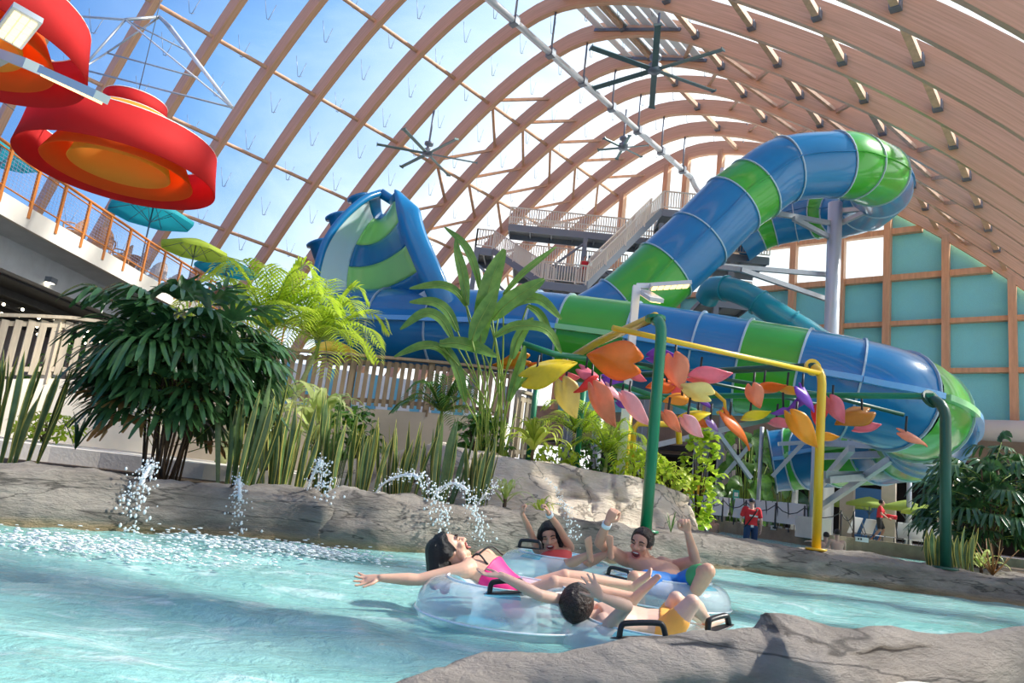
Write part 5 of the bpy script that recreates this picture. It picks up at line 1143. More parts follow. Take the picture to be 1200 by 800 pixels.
bush('leafy_bush', 'dark leafy bush at the foot of the tall big-leaved plant', gp(560, 11.8, 1.0), .5, .8, 220, .22, .06, 'lf_mid', 99)
# big-leaved plant by the far bank
def bigleaf(name, label, P, n, R, H, L_, w, m_, seed):
    global RN; RN = random.Random(seed); P = V(P); rt = thing(name, label, 'plant', P)
    for i in range(n):
        d = rdir(.1, 1.3, i * 2.399); z = H * RN.random(); b = P + V(d.x * .1, d.y * .1, 0); c = P + V(d.x * R * RN.uniform(.3, 1), d.y * R * RN.uniform(.3, 1), z + .3); MB().tube([b, b.lerp(c, .6) + V(0, 0, .15), c], .02, 5).build('petiole', 'petiole', rt)
        o = (V(d.x, d.y, 0).normalized() * .7 - FW * .5).normalized(); l = L_ * RN.uniform(.7, 1.1); mb = MB(); blade(mb, [c, c + o * l * .4 + V(0, 0, .05), c + o * l * .75 - V(0, 0, .25 * l), c + o * l * .8 - V(0, 0, .7 * l)], w, -FW + V(0, 0, .6), .2, lambda t: max(.03, math.sin(PI * min(1, t * .82 + .16)) ** .7), 8); mb.build('leaf', m_, rt)
bigleaf('elephant_ear', 'dark big-leaved plant left of the lifeguard above the white loungers', gp(872, 33, .36), 34, 1.5, 4.0, 1.1, .30, 'lf_mid', 111)
bigleaf('elephant_ear', 'dark big-leaved plant behind the lifeguard under the slide', gp(915, 34, .36), 30, 1.4, 3.0, 1.0, .26, 'lf_dark', 112)
# ------------------------------------------------------------------ people
mat('skin_tan', (.62, .34, .23), .5, sss=.12, var=.06, vscale=9); mat('skin_fair', (.72, .46, .35), .5, sss=.12, var=.05, vscale=9); mat('skin_warm', (.68, .40, .28), .5, sss=.12, var=.05, vscale=9)
mat('hair_black', (.012, .010, .010), .32, var=.5, vscale=30, stretch=(1, 1, 8), bump=.5, bscale=70); mat('hair_brown', (.035, .020, .014), .4, var=.5, vscale=30, bump=.5, bscale=70)
mat('mouth_dark', (.16, .02, .02), .5); mat('teeth', (.85, .82, .76), .3); mat('brow', (.03, .02, .015), .6); mat('lip', (.55, .18, .15), .45)
mat('swim_pink', (.80, .02, .20), .55, var=.15, vscale=8); mat('swim_red', (.85, .10, .08), .55); mat('trunks_orange', (.92, .42, .08), .6, var=.08, vscale=8); mat('trunks_blue', (.02, .20, .60), .55, var=.2, vscale=5); mat('trunks_green', (.05, .30, .10), .55); mat('cord_black', (.02, .02, .02), .5); mat('wristband', (.75, .85, .88), .5)
mat('shirt_red', (.72, .03, .04), .7, var=.08, vscale=6); mat('shorts_navy', (.02, .05, .14), .7); mat('cap_navy', (.03, .05, .10), .6)
def ortho(f, u):
    f = V(f).normalized(); u = V(u); u = (u - f * u.dot(f)).normalized(); return f, u, f.cross(u).normalized()   # forward, up, the person's right
def skin(mb, name, m_, parent, vox=.006, it=4, label=None):
    o = mb.build(name, m_, parent, label=label); md = o.modifiers.new('merge', 'REMESH'); md.mode = 'VOXEL'; md.voxel_size = vox; md.use_smooth_shade = True
    sm = o.modifiers.new('soften', 'SMOOTH'); sm.factor = .5; sm.iterations = it; return o
def limb(mb, pts, rs, n=14):
    P = cr(pts, 6); k = len(P); rr = []
    for i in range(k):
        t = i / (k - 1) * (len(rs) - 1); j = min(int(t), len(rs) - 2); rr.append(rs[j] + (rs[j + 1] - rs[j]) * (t - j))
    mb.tube(P, rr, n); mb.ball(P[0], rs[0], n, 8); mb.ball(P[-1], rs[-1], n, 8)
def torso(mb, sh, hip, s, front, grow=0., t0=-.02, t1=1.06, broad=1.):
    (a, b), (c, d) = sh, hip; A, B = (a + b) / 2, (c + d) / 2; ax = (B - A); rings = []; W1 = (b - a).length / 2
    prof = ((-.06, .55, .055), (0, .86, .075), (.10, .98, .095), (.28, .93, .112), (.5, .80, .102), (.68, .74, .096), (.86, .84, .104), (1.0, .86, .105), (1.08, .60, .08))
    for t, w, dp in prof:
        if t < t0 or t > t1 + .03: continue
        side = ((b - a).normalized() * (1 - min(1, max(0, t))) + (d - c).normalized() * min(1, max(0, t))).normalized(); f = V(front); f = (f - side * f.dot(side)).normalized()
        cc = A + ax * t + f * (.012 * s if .1 < t < .5 else 0); ww = W1 * w * broad + grow; dd = dp * s + grow
        rings.append([cc + side * (math.cos(2 * PI * k / 24) * ww) + f * (math.sin(2 * PI * k / 24) * dd) for k in range(24)])
    mb.loft(rings)
def hand(mb, wr, d, n, s, curl=.35, spread=.12, thumb=1, tcurl=.4):
    """d: towards the fingers; n: out of the back of the hand; thumb: which side"""
    d = V(d).normalized(); n = V(n); n = (n - d * n.dot(d)).normalized(); x = d.cross(n).normalized() * thumb; wr = V(wr)
    rings = []
    for t, w, h in ((-.02, .026, .020), (.01, .028, .018), (.04, .037, .016), (.075, .040, .0145), (.092, .036, .012)):
        c = wr + d * t * s; rings.append([c + x * math.cos(2 * PI * k / 14) * w * s + n * math.sin(2 * PI * k / 14) * h * s for k in range(14)])
    mb.loft(rings)
    for i, (o, l) in enumerate(((.029, .074), (.010, .083), (-.010, .077), (-.028, .060))):
        p = wr + d * .086 * s + x * o * s; a = -curl * .55; pts = [wr + d * .05 * s + x * o * s, p]; dd = (d + x * (spread * (1.5 - i)))
        dd.normalize()
        for q, f in enumerate((.46, .30, .24)):
            a_ = curl * (.8 + q * .9) * (1 + .06 * i); v = dd * math.cos(a_) - n * math.sin(a_); p = p + v * l * f * s; pts.append(p)
        mb.tube(cr(pts, 3), [.0095 * s] * 4 + [.009 * s] * 4 + [.0085 * s] * 4 + [.0072 * s], 8); mb.ball(pts[-1], .0074 * s, 8, 6)
    b = wr + d * .028 * s + x * .026 * s - n * .006 * s; v1 = (d * .62 + x * .78 - n * .25).normalized(); k1 = b + v1 * .036 * s; v2 = (d * (.9) + x * (.35 - tcurl) - n * (.2 + tcurl * .5)).normalized(); k2 = k1 + v2 * .032 * s; k3 = k2 + (v2 - x * tcurl * .4).normalized() * .026 * s
    mb.tube(cr([b, k1, k2, k3], 3), [.014 * s, .013 * s, .012 * s, .011 * s, .0105 * s, .010 * s, .0095 * s, .009 * s, .0088 * s, .008 * s], 8); mb.ball(k3, .0082 * s, 8, 6)
def foot(mb, an, toe, up, s, side=1):
    """an: ankle, toe: tip of the big toe, up: out of the top of the foot"""
    an, toe = V(an), V(toe); d = (toe - an).normalized(); up = V(up); up = (up - d * up.dot(d)).normalized(); x = d.cross(up) * side; L_ = (toe - an).length
    heel = an - d * .045 * s - up * .045 * s
    mb.tube(cr([an + up * .02 * s, an - d * .012 * s - up * .02 * s, heel], 3), [.036 * s] * 4 + [.033 * s] * 3, 12); mb.ball(heel, .032 * s, 12, 8)
    rings = []
    for t, w, h, z in ((-.25, .026, .024, -.046), (.0, .031, .036, -.030), (.3, .034, .030, -.034), (.6, .041, .021, -.044), (.8, .042, .016, -.050), (.88, .036, .012, -.052)):
        c = an + d * L_ * t + up * z * s; rings.append([c + x * math.cos(2 * PI * k / 14) * w * s + up * math.sin(2 * PI * k / 14) * h * s for k in range(14)])
    mb.loft(rings)
    for i, (o, r, e) in enumerate(((.028, .0125, 1.0), (.009, .0095, .99), (-.007, .009, .96), (-.021, .0085, .92), (-.033, .008, .87))):
        b = an + d * L_ * .80 + up * -.050 * s + x * o * s; t_ = an + d * L_ * e + up * -.050 * s + x * o * s * 1.05; mb.tube([b, t_], r * s, 8); mb.ball(t_, r * 1.08 * s, 8, 6)
def head(mb, c, f, u, s, child=False, jaw=.0):
    f, u, r = ortho(f, u); c = V(c); A = (r, f, u)
    P = lambda x, y, z: c + (r * x + f * y + u * z) * s
    mb.ball(P(0, -.012, .030), .1 * s, 20, 14, (.76, .95, .88), A); mb.ball(P(0, .030, -.025), .1 * s, 18, 12, (.62, .62, .68), A)
    mb.ball(P(0, .040, -.074 - jaw), .1 * s, 16, 10, (.42, .42, .36), A); mb.ball(P(0, .064, -.092 - jaw), .1 * s, 12, 8, (.22, .2, .2), A)
    for q in (-1, 1):
        mb.ball(P(.040 * q, .060, -.018), .1 * s, 12, 8, (.26, .24, .24), A); mb.ball(P(.032 * q, .076, .028), .1 * s, 12, 6, (.27, .14, .08), A); mb.ball(P(.076 * q, -.006, -.002), .1 * s, 12, 8, (.09, .18, .31), A); mb.ball(P(.046 * q, .022, -.070 - jaw), .1 * s, 12, 8, (.2, .3, .26), A)
    mb.tube([P(0, .084, .022), P(0, .098, .002), P(0, .108, -.016)], [.010 * s, .012 * s, .016 * s], 10); mb.ball(P(0, .106, -.018), .0155 * s, 10, 8)
    for q in (-1, 1): mb.ball(P(.014 * q, .094, -.021), .0105 * s, 8, 6)
    return P, A
def face(root, c, f, u, s, smile=1.0, brow='brow', jaw=.0, beard=False):
    f, u, r = ortho(f, u); c = V(c); P = lambda x, y, z: c + (r * x + f * y + u * z) * s; A = (r, f, u)
    mb = MB()
    for q in (-1, 1): mb = MB().tube(cr([P(.048 * q, .074, .008), P(.034 * q, .087, .013), P(.019 * q, .084, .008)], 4), [.0028 * s] * 9, 6); mb.build('closed_eye', 'brow', root); MB().tube(cr([P(.056 * q, .076, .030), P(.037 * q, .092, .039), P(.018 * q, .094, .034)], 4), [.003 * s, .0045 * s, .005 * s, .0055 * s, .006 * s, .006 * s, .006 * s, .0055 * s, .004 * s], 6).build('eyebrow', brow, root)
    m_ = MB().ball(P(0, .083, -.058 - jaw * .5), .1 * s, 18, 10, (.29 * smile, .16, .17 + jaw * 3), A).build('mouth', 'mouth_dark', root)
    MB().ball(P(0, .094, -.049 - jaw * .25), .1 * s, 16, 8, (.22 * smile, .075, .05), A).build('upper_teeth', 'teeth', root)
    up = [P(.031 * smile * math.cos(a), .093 + .012 * math.sin(abs(a)) * 0 + (.006 - .016 * abs(math.cos(a)) ** 3), -.057 - jaw * .5 + (.020 + jaw * .35) * math.sin(a)) for a in [2 * PI * k / 16 for k in range(17)]]
    MB().tube(up, .0052 * s, 6).build('lips', 'lip', root)
def hair(root, c, f, u, s, m_, front=.45, low=-.35, th=.014, lobes=(), seed=1, name='hair'):
    f, u, r = ortho(f, u); c = V(c); mb = MB(); n, k = 40, 28; rows = []
    for i in range(k + 1):
        th_ = PI * i / k; row = []
        for j in range(n):
            a = 2 * PI * j / n; x, y, z = math.sin(th_) * math.cos(a), math.sin(th_) * math.sin(a), math.cos(th_)   # z up, y forward
            hide = max(0, min(1, (y - front + .75 * max(0, z - .35) * -1) / .12)) if z < .78 else 0
            if z < low: hide = max(hide, min(1, (low - z) / .15))
            g = 1 + th / .09 * (1 - hide) - .10 * hide + .035 * noise.noise(V(x * 5 + seed, y * 5, z * 2)) * (1 - hide) + .05 * noise.noise(V(x * 13, y * 13 + seed, z * 6)) * (1 - hide)
            row.append(c + (r * x * .076 * g + f * (y * .095 * g - .012) + u * (z * .088 * g + .030)) * s)
        rows.append(row)
    mb.loft(rows); 
    for L_ in lobes:
        pts, rs = L_; limb(mb, pts, rs, 14)
    o = skin(mb, name, m_, root, .006, 2); return o
def shorts(root, hips, knees, s, front, m_, frac=.62, name='swim_trunks', sh=None):
    mb = MB(); torso(mb, sh, hips, s, front, .010, .80, 1.1)
    for h, k in zip(hips, knees): limb(mb, [h, h.lerp(k, frac * .5), h.lerp(k, frac)], [.098 * s, .090 * s, .084 * s])
    return skin(mb, name, m_, root, .009, 3)
def band(root, p, d, r, w, m_, name):
    d = V(d).normalized(); MB().lathe([(r, -w / 2), (r + .006, -w / 2), (r + .006, w / 2), (r, w / 2)], p, 18, d, False).build(name, m_, root)
def body(root, m_, s, hd, sh, hip, arms, legs, front, hs=None, jaw=.0, vox=.005, broad=1.0):
    mb = MB(); hs = hs or s; P, A = head(mb, hd[0], hd[1], hd[2], hs, jaw=jaw); nb = (sh[0] + sh[1]) / 2
    limb(mb, [P(0, -.018, -.060), P(0, -.022, -.085).lerp(nb, .5), nb + (hip[0] + hip[1] - sh[0] - sh[1]) * .03], [.050 * hs, .052 * s, .066 * s])
    torso(mb, sh, hip, s, front, broad=broad)
    for k, a in enumerate(arms):
        sh_, el, wr = a['sh'], a['el'], a['wr']; limb(mb, [nb.lerp(sh_, .55), sh_, sh_.lerp(el, .45), el], [.066 * s, .056 * s, .046 * s, .038 * s]); limb(mb, [el, el.lerp(wr, .3), el.lerp(wr, .7), wr], [.037 * s, .040 * s, .031 * s, .025 * s])
        hand(mb, wr, a['d'], a['n'], s * a.get('hs', 1), a.get('curl', .3), a.get('spread', .1), a.get('th', 1), a.get('tc', .3))
    for l in legs:
        h, kn, an = l['hip'], l['kn'], l['an']; limb(mb, [h, h.lerp(kn, .4), kn], [.090 * s, .078 * s, .054 * s]); mb.ball(kn, .056 * s, 14, 8); limb(mb, [kn, kn.lerp(an, .3), kn.lerp(an, .7), an], [.052 * s, .056 * s, .040 * s, .033 * s])
        if 'toe' in l: foot(mb, an, l['toe'], l['up'], s, l.get('side', 1))
    return skin(mb, 'body', m_, root, vox, 4)
C_, U_, F_ = CR, CU, FW
# --- woman in a pink swimsuit, head thrown back, arm flung out to the left
hc = at(528, 645, 4.277); hf, hu = C_ * .62 + U_ * .62 + F_ * .35, -C_ * .75 + U_ * .5 - F_ * .05
s = .875; sh = (at(544, 668, 4.155), at(570, 652, 4.456)); hp = (at(604, 708, 4.183), at(616, 696, 4.437)); fr = U_ * .8 + C_ * .45 + F_ * .1
wo = thing('person', 'black-haired person in a pink swimsuit leaning back, one arm stretched out to the left', 'person', V(hp[0].x, hp[0].y, .02))
arms = [dict(sh=sh[0], el=at(491, 679, 4.061), wr=at(446, 677, 3.995), d=-C_ * 1.0 - U_ * .08 - F_ * .1, n=-U_ * .9 + F_ * .5, curl=.16, spread=.24, th=1, tc=-.1), dict(sh=sh[1], el=at(588, 668, 4.559), wr=at(604, 692, 4.512), d=C_ - U_ * .5, n=U_, th=-1)]
legs = [dict(hip=hp[0], kn=at(650, 684, 4.155), an=at(739, 699, 4.155), toe=at(765, 668, 4.117), up=-C_ * .7 + U_ * .2, side=1), dict(hip=hp[1], kn=at(662, 676, 4.437), an=at(738, 686, 4.493), toe=at(757, 664, 4.474), up=-C_ * .7 + U_ * .2, side=-1)]
body(wo, 'skin_warm', s, (hc, hf, hu), sh, hp, arms, legs, fr, hs=.94)
mb = MB(); torso(mb, sh, hp, s, fr, .008, .18, 1.08)
for l in legs: limb(mb, [l['hip'], l['hip'].lerp(l['kn'], .12)], [.093 * s, .088 * s])
skin(mb, 'swimsuit', 'swim_pink', wo, .008, 3)
nb = (sh[0] + sh[1]) / 2; t_ = (hp[0] + hp[1]) / 2; fv = ortho(fr, U_)[0]
for k in (0, 1): MB().tube(cr([sh[k].lerp(t_, .28) + fv * .09, sh[k].lerp(nb, .45) + fv * .085, hc - V(hu).normalized() * .13 - V(hf).normalized() * .06], 5), .006, 6).build('halter_strap', 'cord_black', wo)
f_, u_, r_ = ortho(hf, hu)
hair(wo, hc, hf, hu, .95, 'hair_black', .30, -.5, .018, lobes=[([hc - f_ * .05 + u_ * .06, hc - f_ * .11 - V(0, 0, .03) - u_ * .01, hc - f_ * .10 - V(0, 0, .12) + u_ * .01], [.075, .070, .035]), ([hc - f_ * .06 - r_ * .03, hc - f_ * .10 - u_ * .05 - V(0, 0, .04), hc - f_ * .09 - u_ * .06 - V(0, 0, .11)], [.07, .055, .03])])
face(wo, hc, hf, hu, .94)
# --- boy in orange trunks, seen from behind, both arms up
hc = at(677, 710, 3.724); hf, hu = F_ * .80 + C_ * .50 + U_ * .30, -C_ * .35 + U_ * .40 - F_ * .70
s = .76; sh = (at(712, 735, 3.591), at(692, 712, 3.914)); hp = (at(782, 741, 3.667), at(784, 728, 3.895)); fr = U_ * .95 + F_ * .2 + C_ * .1
bo = thing('person', 'dark-haired child in orange trunks seen from behind, lying back with arms raised', 'person', V(hp[0].x, hp[0].y, .02))
arms = [dict(sh=sh[0], el=at(735, 710, 3.439), wr=at(704, 699, 3.344), d=-C_ * .55 + U_ * .75 - F_ * .1, n=-F_ * .9 + C_ * .3 - U_ * .2, curl=.22, spread=.26, th=-1, tc=-.2), dict(sh=sh[1], el=at(632, 697, 3.62), wr=at(587, 674, 3.60), d=-C_ * .9 + U_ * .05, n=-U_ * .8 - F_ * .1 + C_ * .2, curl=.25, spread=.2, th=-1, tc=-.1)]
legs = [dict(hip=hp[0], kn=at(811, 706, 3.667), an=at(829, 727, 3.914), toe=at(848, 716, 4.037), up=U_ - C_ * .2), dict(hip=hp[1], kn=at(792, 702, 3.857), an=at(822, 727, 4.132), toe=at(842, 715, 4.228), up=U_ - C_ * .2, side=-1)]
body(bo, 'skin_fair', s, (hc, hf, hu), sh, hp, arms, legs, fr, hs=.93)
shorts(bo, hp, (legs[0]['kn'], legs[1]['kn']), s, fr, 'trunks_orange', .42, sh=sh)
f_, u_, r_ = ortho(hf, hu)
hair(bo, hc, hf, hu, .95, 'hair_brown', .55, -.75, .018, seed=4); face(bo, hc, hf, hu, .93)
# --- child cheering in the far raft
hc = at(644.5, 628.5, 5.9); hf, hu = -F_ * .95 - C_ * .12 - U_ * .1, U_ * .95 - C_ * .16 - F_ * .1
s = .70; sh = (at(668, 642, 5.95), at(630, 644, 5.95)); hp = (at(668, 664, 5.75), at(650, 666, 5.75)); fr = -F_ * .7 + U_ * .6 + C_ * .1
ch = thing('person', 'laughing dark-haired child with both fists raised in the far raft', 'person', V(hp[0].x, hp[0].y, .02))
arms = [dict(sh=sh[0], el=at(655, 618, 5.78), wr=at(642, 600, 5.65), d=-C_ * .35 + U_ * .9 - F_ * .1, n=F_ * .2 + C_ * .8, curl=1.25, spread=.02, th=-1, tc=.7), dict(sh=sh[1], el=at(621, 622, 5.8), wr=at(612, 602, 5.72), d=U_ * .95 - C_ * .05, n=-C_ * .8 - F_ * .1, curl=1.25, spread=.02, th=1, tc=.7)]
legs = [dict(hip=hp[0], kn=at(690, 659, 5.55), an=at(715, 646, 5.45), toe=at(713, 624, 5.42), up=F_ * .9 - U_ * .1), dict(hip=hp[1], kn=at(668, 660, 5.5), an=at(691, 649, 5.4), toe=at(688, 627, 5.38), up=F_ * .9 - U_ * .1, side=-1)]
body(ch, 'skin_tan', s, (hc, hf, hu), sh, hp, arms, legs, fr, hs=.93, jaw=.006)
mb = MB(); torso(mb, sh, hp, s, fr, .007, .22, 1.08); skin(mb, 'swimsuit', 'swim_red', ch, .008, 3)
f_, u_, r_ = ortho(hf, hu)
hair(ch, hc, hf, hu, .96, 'hair_black', .52, -.7, .016, lobes=[([hc - r_ * .06 + u_ * .05, hc - r_ * .085 - u_ * .02, hc - r_ * .072 - u_ * .10], [.035, .034, .02]), ([hc + r_ * .06 + u_ * .05, hc + r_ * .085 - u_ * .02, hc + r_ * .068 - u_ * .10], [.035, .030, .02])], seed=7); face(ch, hc, hf, hu, .93, 1.05, jaw=.008)
band(ch, arms[0]['wr'].lerp(arms[0]['el'], .16), arms[0]['wr'] - arms[0]['el'], .022, .03, 'wristband', 'wristband')
# --- laughing man
hc = at(752, 637, 5.6); hf, hu = -F_ * .78 - C_ * .55 + U_ * .05, U_ * .93 - C_ * .02 + F_ * .2 + C_ * .28
s = 1.0; sh = (at(730, 654, 5.62), at(789, 664, 5.62)); hp = (at(778, 686, 5.28), at(801, 686, 5.30)); fr = -F_ * .65 + U_ * .75 - C_ * .1
ma = thing('person', 'laughing dark-haired person in blue and green trunks, both fists up', 'person', V(hp[0].x, hp[0].y, .02))
arms = [dict(sh=sh[0], el=at(702, 636, 5.45), wr=at(712, 612, 5.35), d=C_ * .45 + U_ * .85, n=-C_ * .4 + F_ * .1 - F_ * .8, curl=1.15, spread=.03, th=1, tc=.5), dict(sh=sh[1], el=at(815, 656, 5.5), wr=at(806, 624, 5.4), d=-C_ * .22 + U_ * .95, n=F_ * .85 + C_ * .3, curl=1.05, spread=.05, th=1, tc=.4)]
legs = [dict(hip=hp[0], kn=at(744, 678, 4.98), an=at(752, 716, 5.1), toe=at(738, 722, 4.95), up=U_), dict(hip=hp[1], kn=at(829, 669, 5.0), an=at(806, 708, 5.05), toe=at(792, 716, 4.9), up=U_, side=-1)]
body(ma, 'skin_tan', s, (hc, hf, hu), (sh[1], sh[0]), (hp[1], hp[0]), arms, legs, fr, jaw=.012, broad=1.0)
shorts(ma, hp, (legs[0]['kn'], legs[1]['kn']), s, fr, 'trunks_blue', .58, sh=sh)
for l in legs[1:]: 
    mb = MB(); h, k = l['hip'], l['kn']; limb(mb, [h.lerp(k, .60), h.lerp(k, .70)], [.088, .082]); skin(mb, 'trunk_hem', 'trunks_green', ma, .009, 2, 'green hem')
f_, u_, r_ = ortho(hf, hu)
hair(ma, hc, hf, hu, 1.0, 'hair_brown', .50, -.42, .012, seed=12); face(ma, hc, hf, hu, 1.0, 1.12, jaw=.016)
band(ma, arms[0]['wr'].lerp(arms[0]['el'], .12), arms[0]['wr'] - arms[0]['el'], .029, .035, 'wristband', 'wristband')
nb = (sh[0] + sh[1]) / 2; fv = ortho(fr, U_)[0]; MB().tube(cr([nb + fv * .07 + (sh[0] - nb) * .3, nb + fv * .10 + V(0, 0, -.06), nb + fv * .07 + (sh[1] - nb) * .3], 5), .006, 6).build('neck_cord', 'swim_red', ma)
# --- lifeguard wading, seen from behind
def standing(name, label, P, H, face_dir, m_skin, pose=None, floor_z=None):
    P = V(P); Z = V(0, 0, 1); f = V(face_dir); f.z = 0; f.normalize(); r = f.cross(Z).normalized(); k = H / 1.78; rt = thing(name, label, 'person', P)
    q = lambda x, y, z: P + r * x * k + f * y * k + Z * z * k
    return rt, q, f, r, Z, k
P = at(880, 619, 22.0); P.z = -.55
rt, q, f, r, Z, k = standing('person', 'lifeguard in a red shirt, navy shorts and cap wading with back turned', P, 1.86, F_ + C_ * .1, 'skin_fair')
sh = (q(-.20, 0, 1.45), q(.20, 0, 1.45)); hp = (q(-.10, 0, .93), q(.10, 0, .93)); hc = q(0, .03, 1.655)
arms = [dict(sh=sh[0], el=q(-.29, .05, 1.17), wr=q(-.22, .26, 1.05), d=f + r * .3, n=Z, th=1, curl=.8), dict(sh=sh[1], el=q(.27, -.04, 1.16), wr=q(.29, .03, .90), d=-Z + f * .1, n=r, th=-1, curl=.4)]
legs = [dict(hip=hp[0], kn=q(-.12, .02, .5), an=q(-.12, -.02, .09), toe=q(-.14, .2, .06), up=Z), dict(hip=hp[1], kn=q(.12, .04, .5), an=q(.12, 0, .09), toe=q(.14, .22, .06), up=Z, side=-1)]
body(rt, 'skin_fair', k, (hc, f, Z), sh, hp, arms, legs, f, vox=.010)
mb = MB(); torso(mb, sh, hp, k, f, .018, -.04, .9)
for a in arms: limb(mb, [a['sh'].lerp((sh[0] + sh[1]) / 2, .3), a['sh'], a['sh'].lerp(a['el'], .62)], [.075 * k, .072 * k, .066 * k])
skin(mb, 'shirt', 'shirt_red', rt, .014, 3); shorts(rt, hp, (legs[0]['kn'], legs[1]['kn']), k * 1.06, f, 'shorts_navy', .8, 'shorts', sh)
hair(rt, hc, f, Z, 1.0, 'hair_brown', .4, -.3, .010)
mb = MB().ball(hc + Z * .045 - f * .01, .108, 20, 10, (.82, .98, .80), (r, f, Z)).box(hc + f * .12 + Z * .05, (.15, .13, .015), ax=(r, f, Z)).build('cap', 'cap_navy', rt)
MB().box(q(.03, -.135, 1.27), (.24 * k, .012, .05), ax=((r + Z * -.06).normalized(), f, Z)).build('shirt_band', 'white_paint', rt)
MB().tube(cr([q(.17, .0, 1.50), q(.10, -.125, 1.40), q(-.06, -.135, 1.15), q(-.16, -.07, .98), q(-.2, .02, .93)], 6), .022, 6).build('shoulder_strap', 'cord_black', rt)
MB().box(q(.0, -.145, .98), (.08, .03, .07), ax=(r, f, Z)).build('belt_clip', 'white_paint', rt)
# --- second lifeguard walking with a red float
P = gp(1030, 28.4, .36); rt, q, f, r, Z, k = standing('person', 'person in a red shirt and dark shorts walking along the far bank', P, 1.70, C_ * .8 - F_ * .5, 'skin_tan')
sh = (q(-.19, .04, 1.42), q(.19, .04, 1.42)); hp = (q(-.10, 0, .93), q(.10, 0, .93)); hc = q(0, .09, 1.61)
arms = [dict(sh=sh[0], el=q(-.27, .18, 1.18), wr=q(-.22, .38, 1.08), d=f, n=Z, curl=.9, th=1), dict(sh=sh[1], el=q(.27, .10, 1.16), wr=q(.30, .34, 1.0), d=f - Z * .4, n=r, curl=.5, th=-1)]
legs = [dict(hip=hp[0], kn=q(-.10, .16, .52), an=q(-.10, -.02, .09), toe=q(-.10, .18, .05), up=Z), dict(hip=hp[1], kn=q(.10, .02, .5), an=q(.10, -.24, .14), toe=q(.10, -.05, .05), up=Z, side=-1)]
body(rt, 'skin_tan', k, (hc, f, Z), sh, hp, arms, legs, f, vox=.011)
mb = MB(); torso(mb, sh, hp, k, f, .018, -.04, .95)
for a in arms: limb(mb, [a['sh'], a['sh'].lerp(a['el'], .6)], [.072 * k, .066 * k])
skin(mb, 'shirt', 'shirt_red', rt, .014, 3); shorts(rt, hp, (legs[0]['kn'], legs[1]['kn']), k * 1.05, f, 'cord_black', .75, 'shorts', sh); hair(rt, hc, f, Z, 1.0, 'hair_black', .4, -.6, .02)
MB().tube([q(-.30, .10, 1.12), q(-.26, .62, 1.08)], .085, 12).build('rescue_float', 'shirt_red', label='red rescue float carried under the arm of the walking person', cat='float')
# --- swimmers far off
def bather(px, py, d, label, m_, hm, arm=None, vox=.010):
    hc = at(px, py, d); rt = thing('person', label, 'person', V(hc.x, hc.y, -.1)); Z = V(0, 0, 1); f = V(F_.x, F_.y, 0).normalized(); r = V(1, 0, 0)
    q = lambda x, y, z: hc + r * x + f * y + Z * z; sh = (q(-.19, -.02, -.23), q(.19, -.02, -.23)); hp = (q(-.12, 0, -.72), q(.12, 0, -.72))
    arms = [dict(sh=sh[0], el=arm[0] if arm else q(-.28, .1, -.45), wr=arm[1] if arm else q(-.2, .3, -.5), d=-r if arm else f, n=Z, th=1), dict(sh=sh[1], el=q(.27, .1, -.48), wr=q(.2, .3, -.55), d=f, n=Z, th=-1)]
    legs = [dict(hip=h, kn=h + f * .25 - Z * .2, an=h + f * .25 - Z * .4) for h in hp]
    body(rt, m_, 1, (hc, f, Z), sh, hp, arms, legs, f, vox=vox); hair(rt, hc, f, Z, 1.0, hm, .4, -.5, .012)
bather(981, 625, 20.5, 'bather seen from behind in the far water right of the yellow pole', 'skin_fair', 'hair_brown')
bather(968, 628, 21.5, 'bather stretching an arm to the left, half behind the yellow pole', 'skin_fair', 'hair_brown', (at(958, 634, 21.3), at(949, 634, 21)))
bather(836, 607, 28, 'tiny bather far away by the tan curb left of the lifeguard', 'skin_tan', 'hair_black')
P = at(688, 330, 39.6); hc = at(686, 302, 39.6); rt = thing('person', 'tiny person in red standing behind the railing of the stair tower', 'person', V(hc.x, hc.y, hc.z - 1.62))
q = lambda x, y, z: V(hc.x, hc.y, hc.z - 1.62) + V(x, y, z); sh = (q(-.19, 0, 1.40), q(.19, 0, 1.40)); hp = (q(-.1, 0, .92), q(.1, 0, .92)); f = -V(F_.x, F_.y, 0); Z = V(0, 0, 1)
body(rt, 'skin_tan', .97, (hc, f, Z), sh, hp, [dict(sh=sh[0], el=q(-.25, -.05, 1.12), wr=q(-.15, -.25, 1.0), d=f, n=Z), dict(sh=sh[1], el=q(.25, -.05, 1.12), wr=q(.15, -.25, 1.0), d=f, n=Z)], [dict(hip=h, kn=h - Z * .42, an=h - Z * .83, toe=h - Z * .86 + f * .2, up=Z) for h in hp], f, vox=.014)
mb = MB(); torso(mb, sh, hp, 1, f, .02, -.04, 1.0); skin(mb, 'shirt', 'shirt_red', rt, .016, 2); hair(rt, hc, f, Z, 1.0, 'hair_black', .4, -.4, .012, )
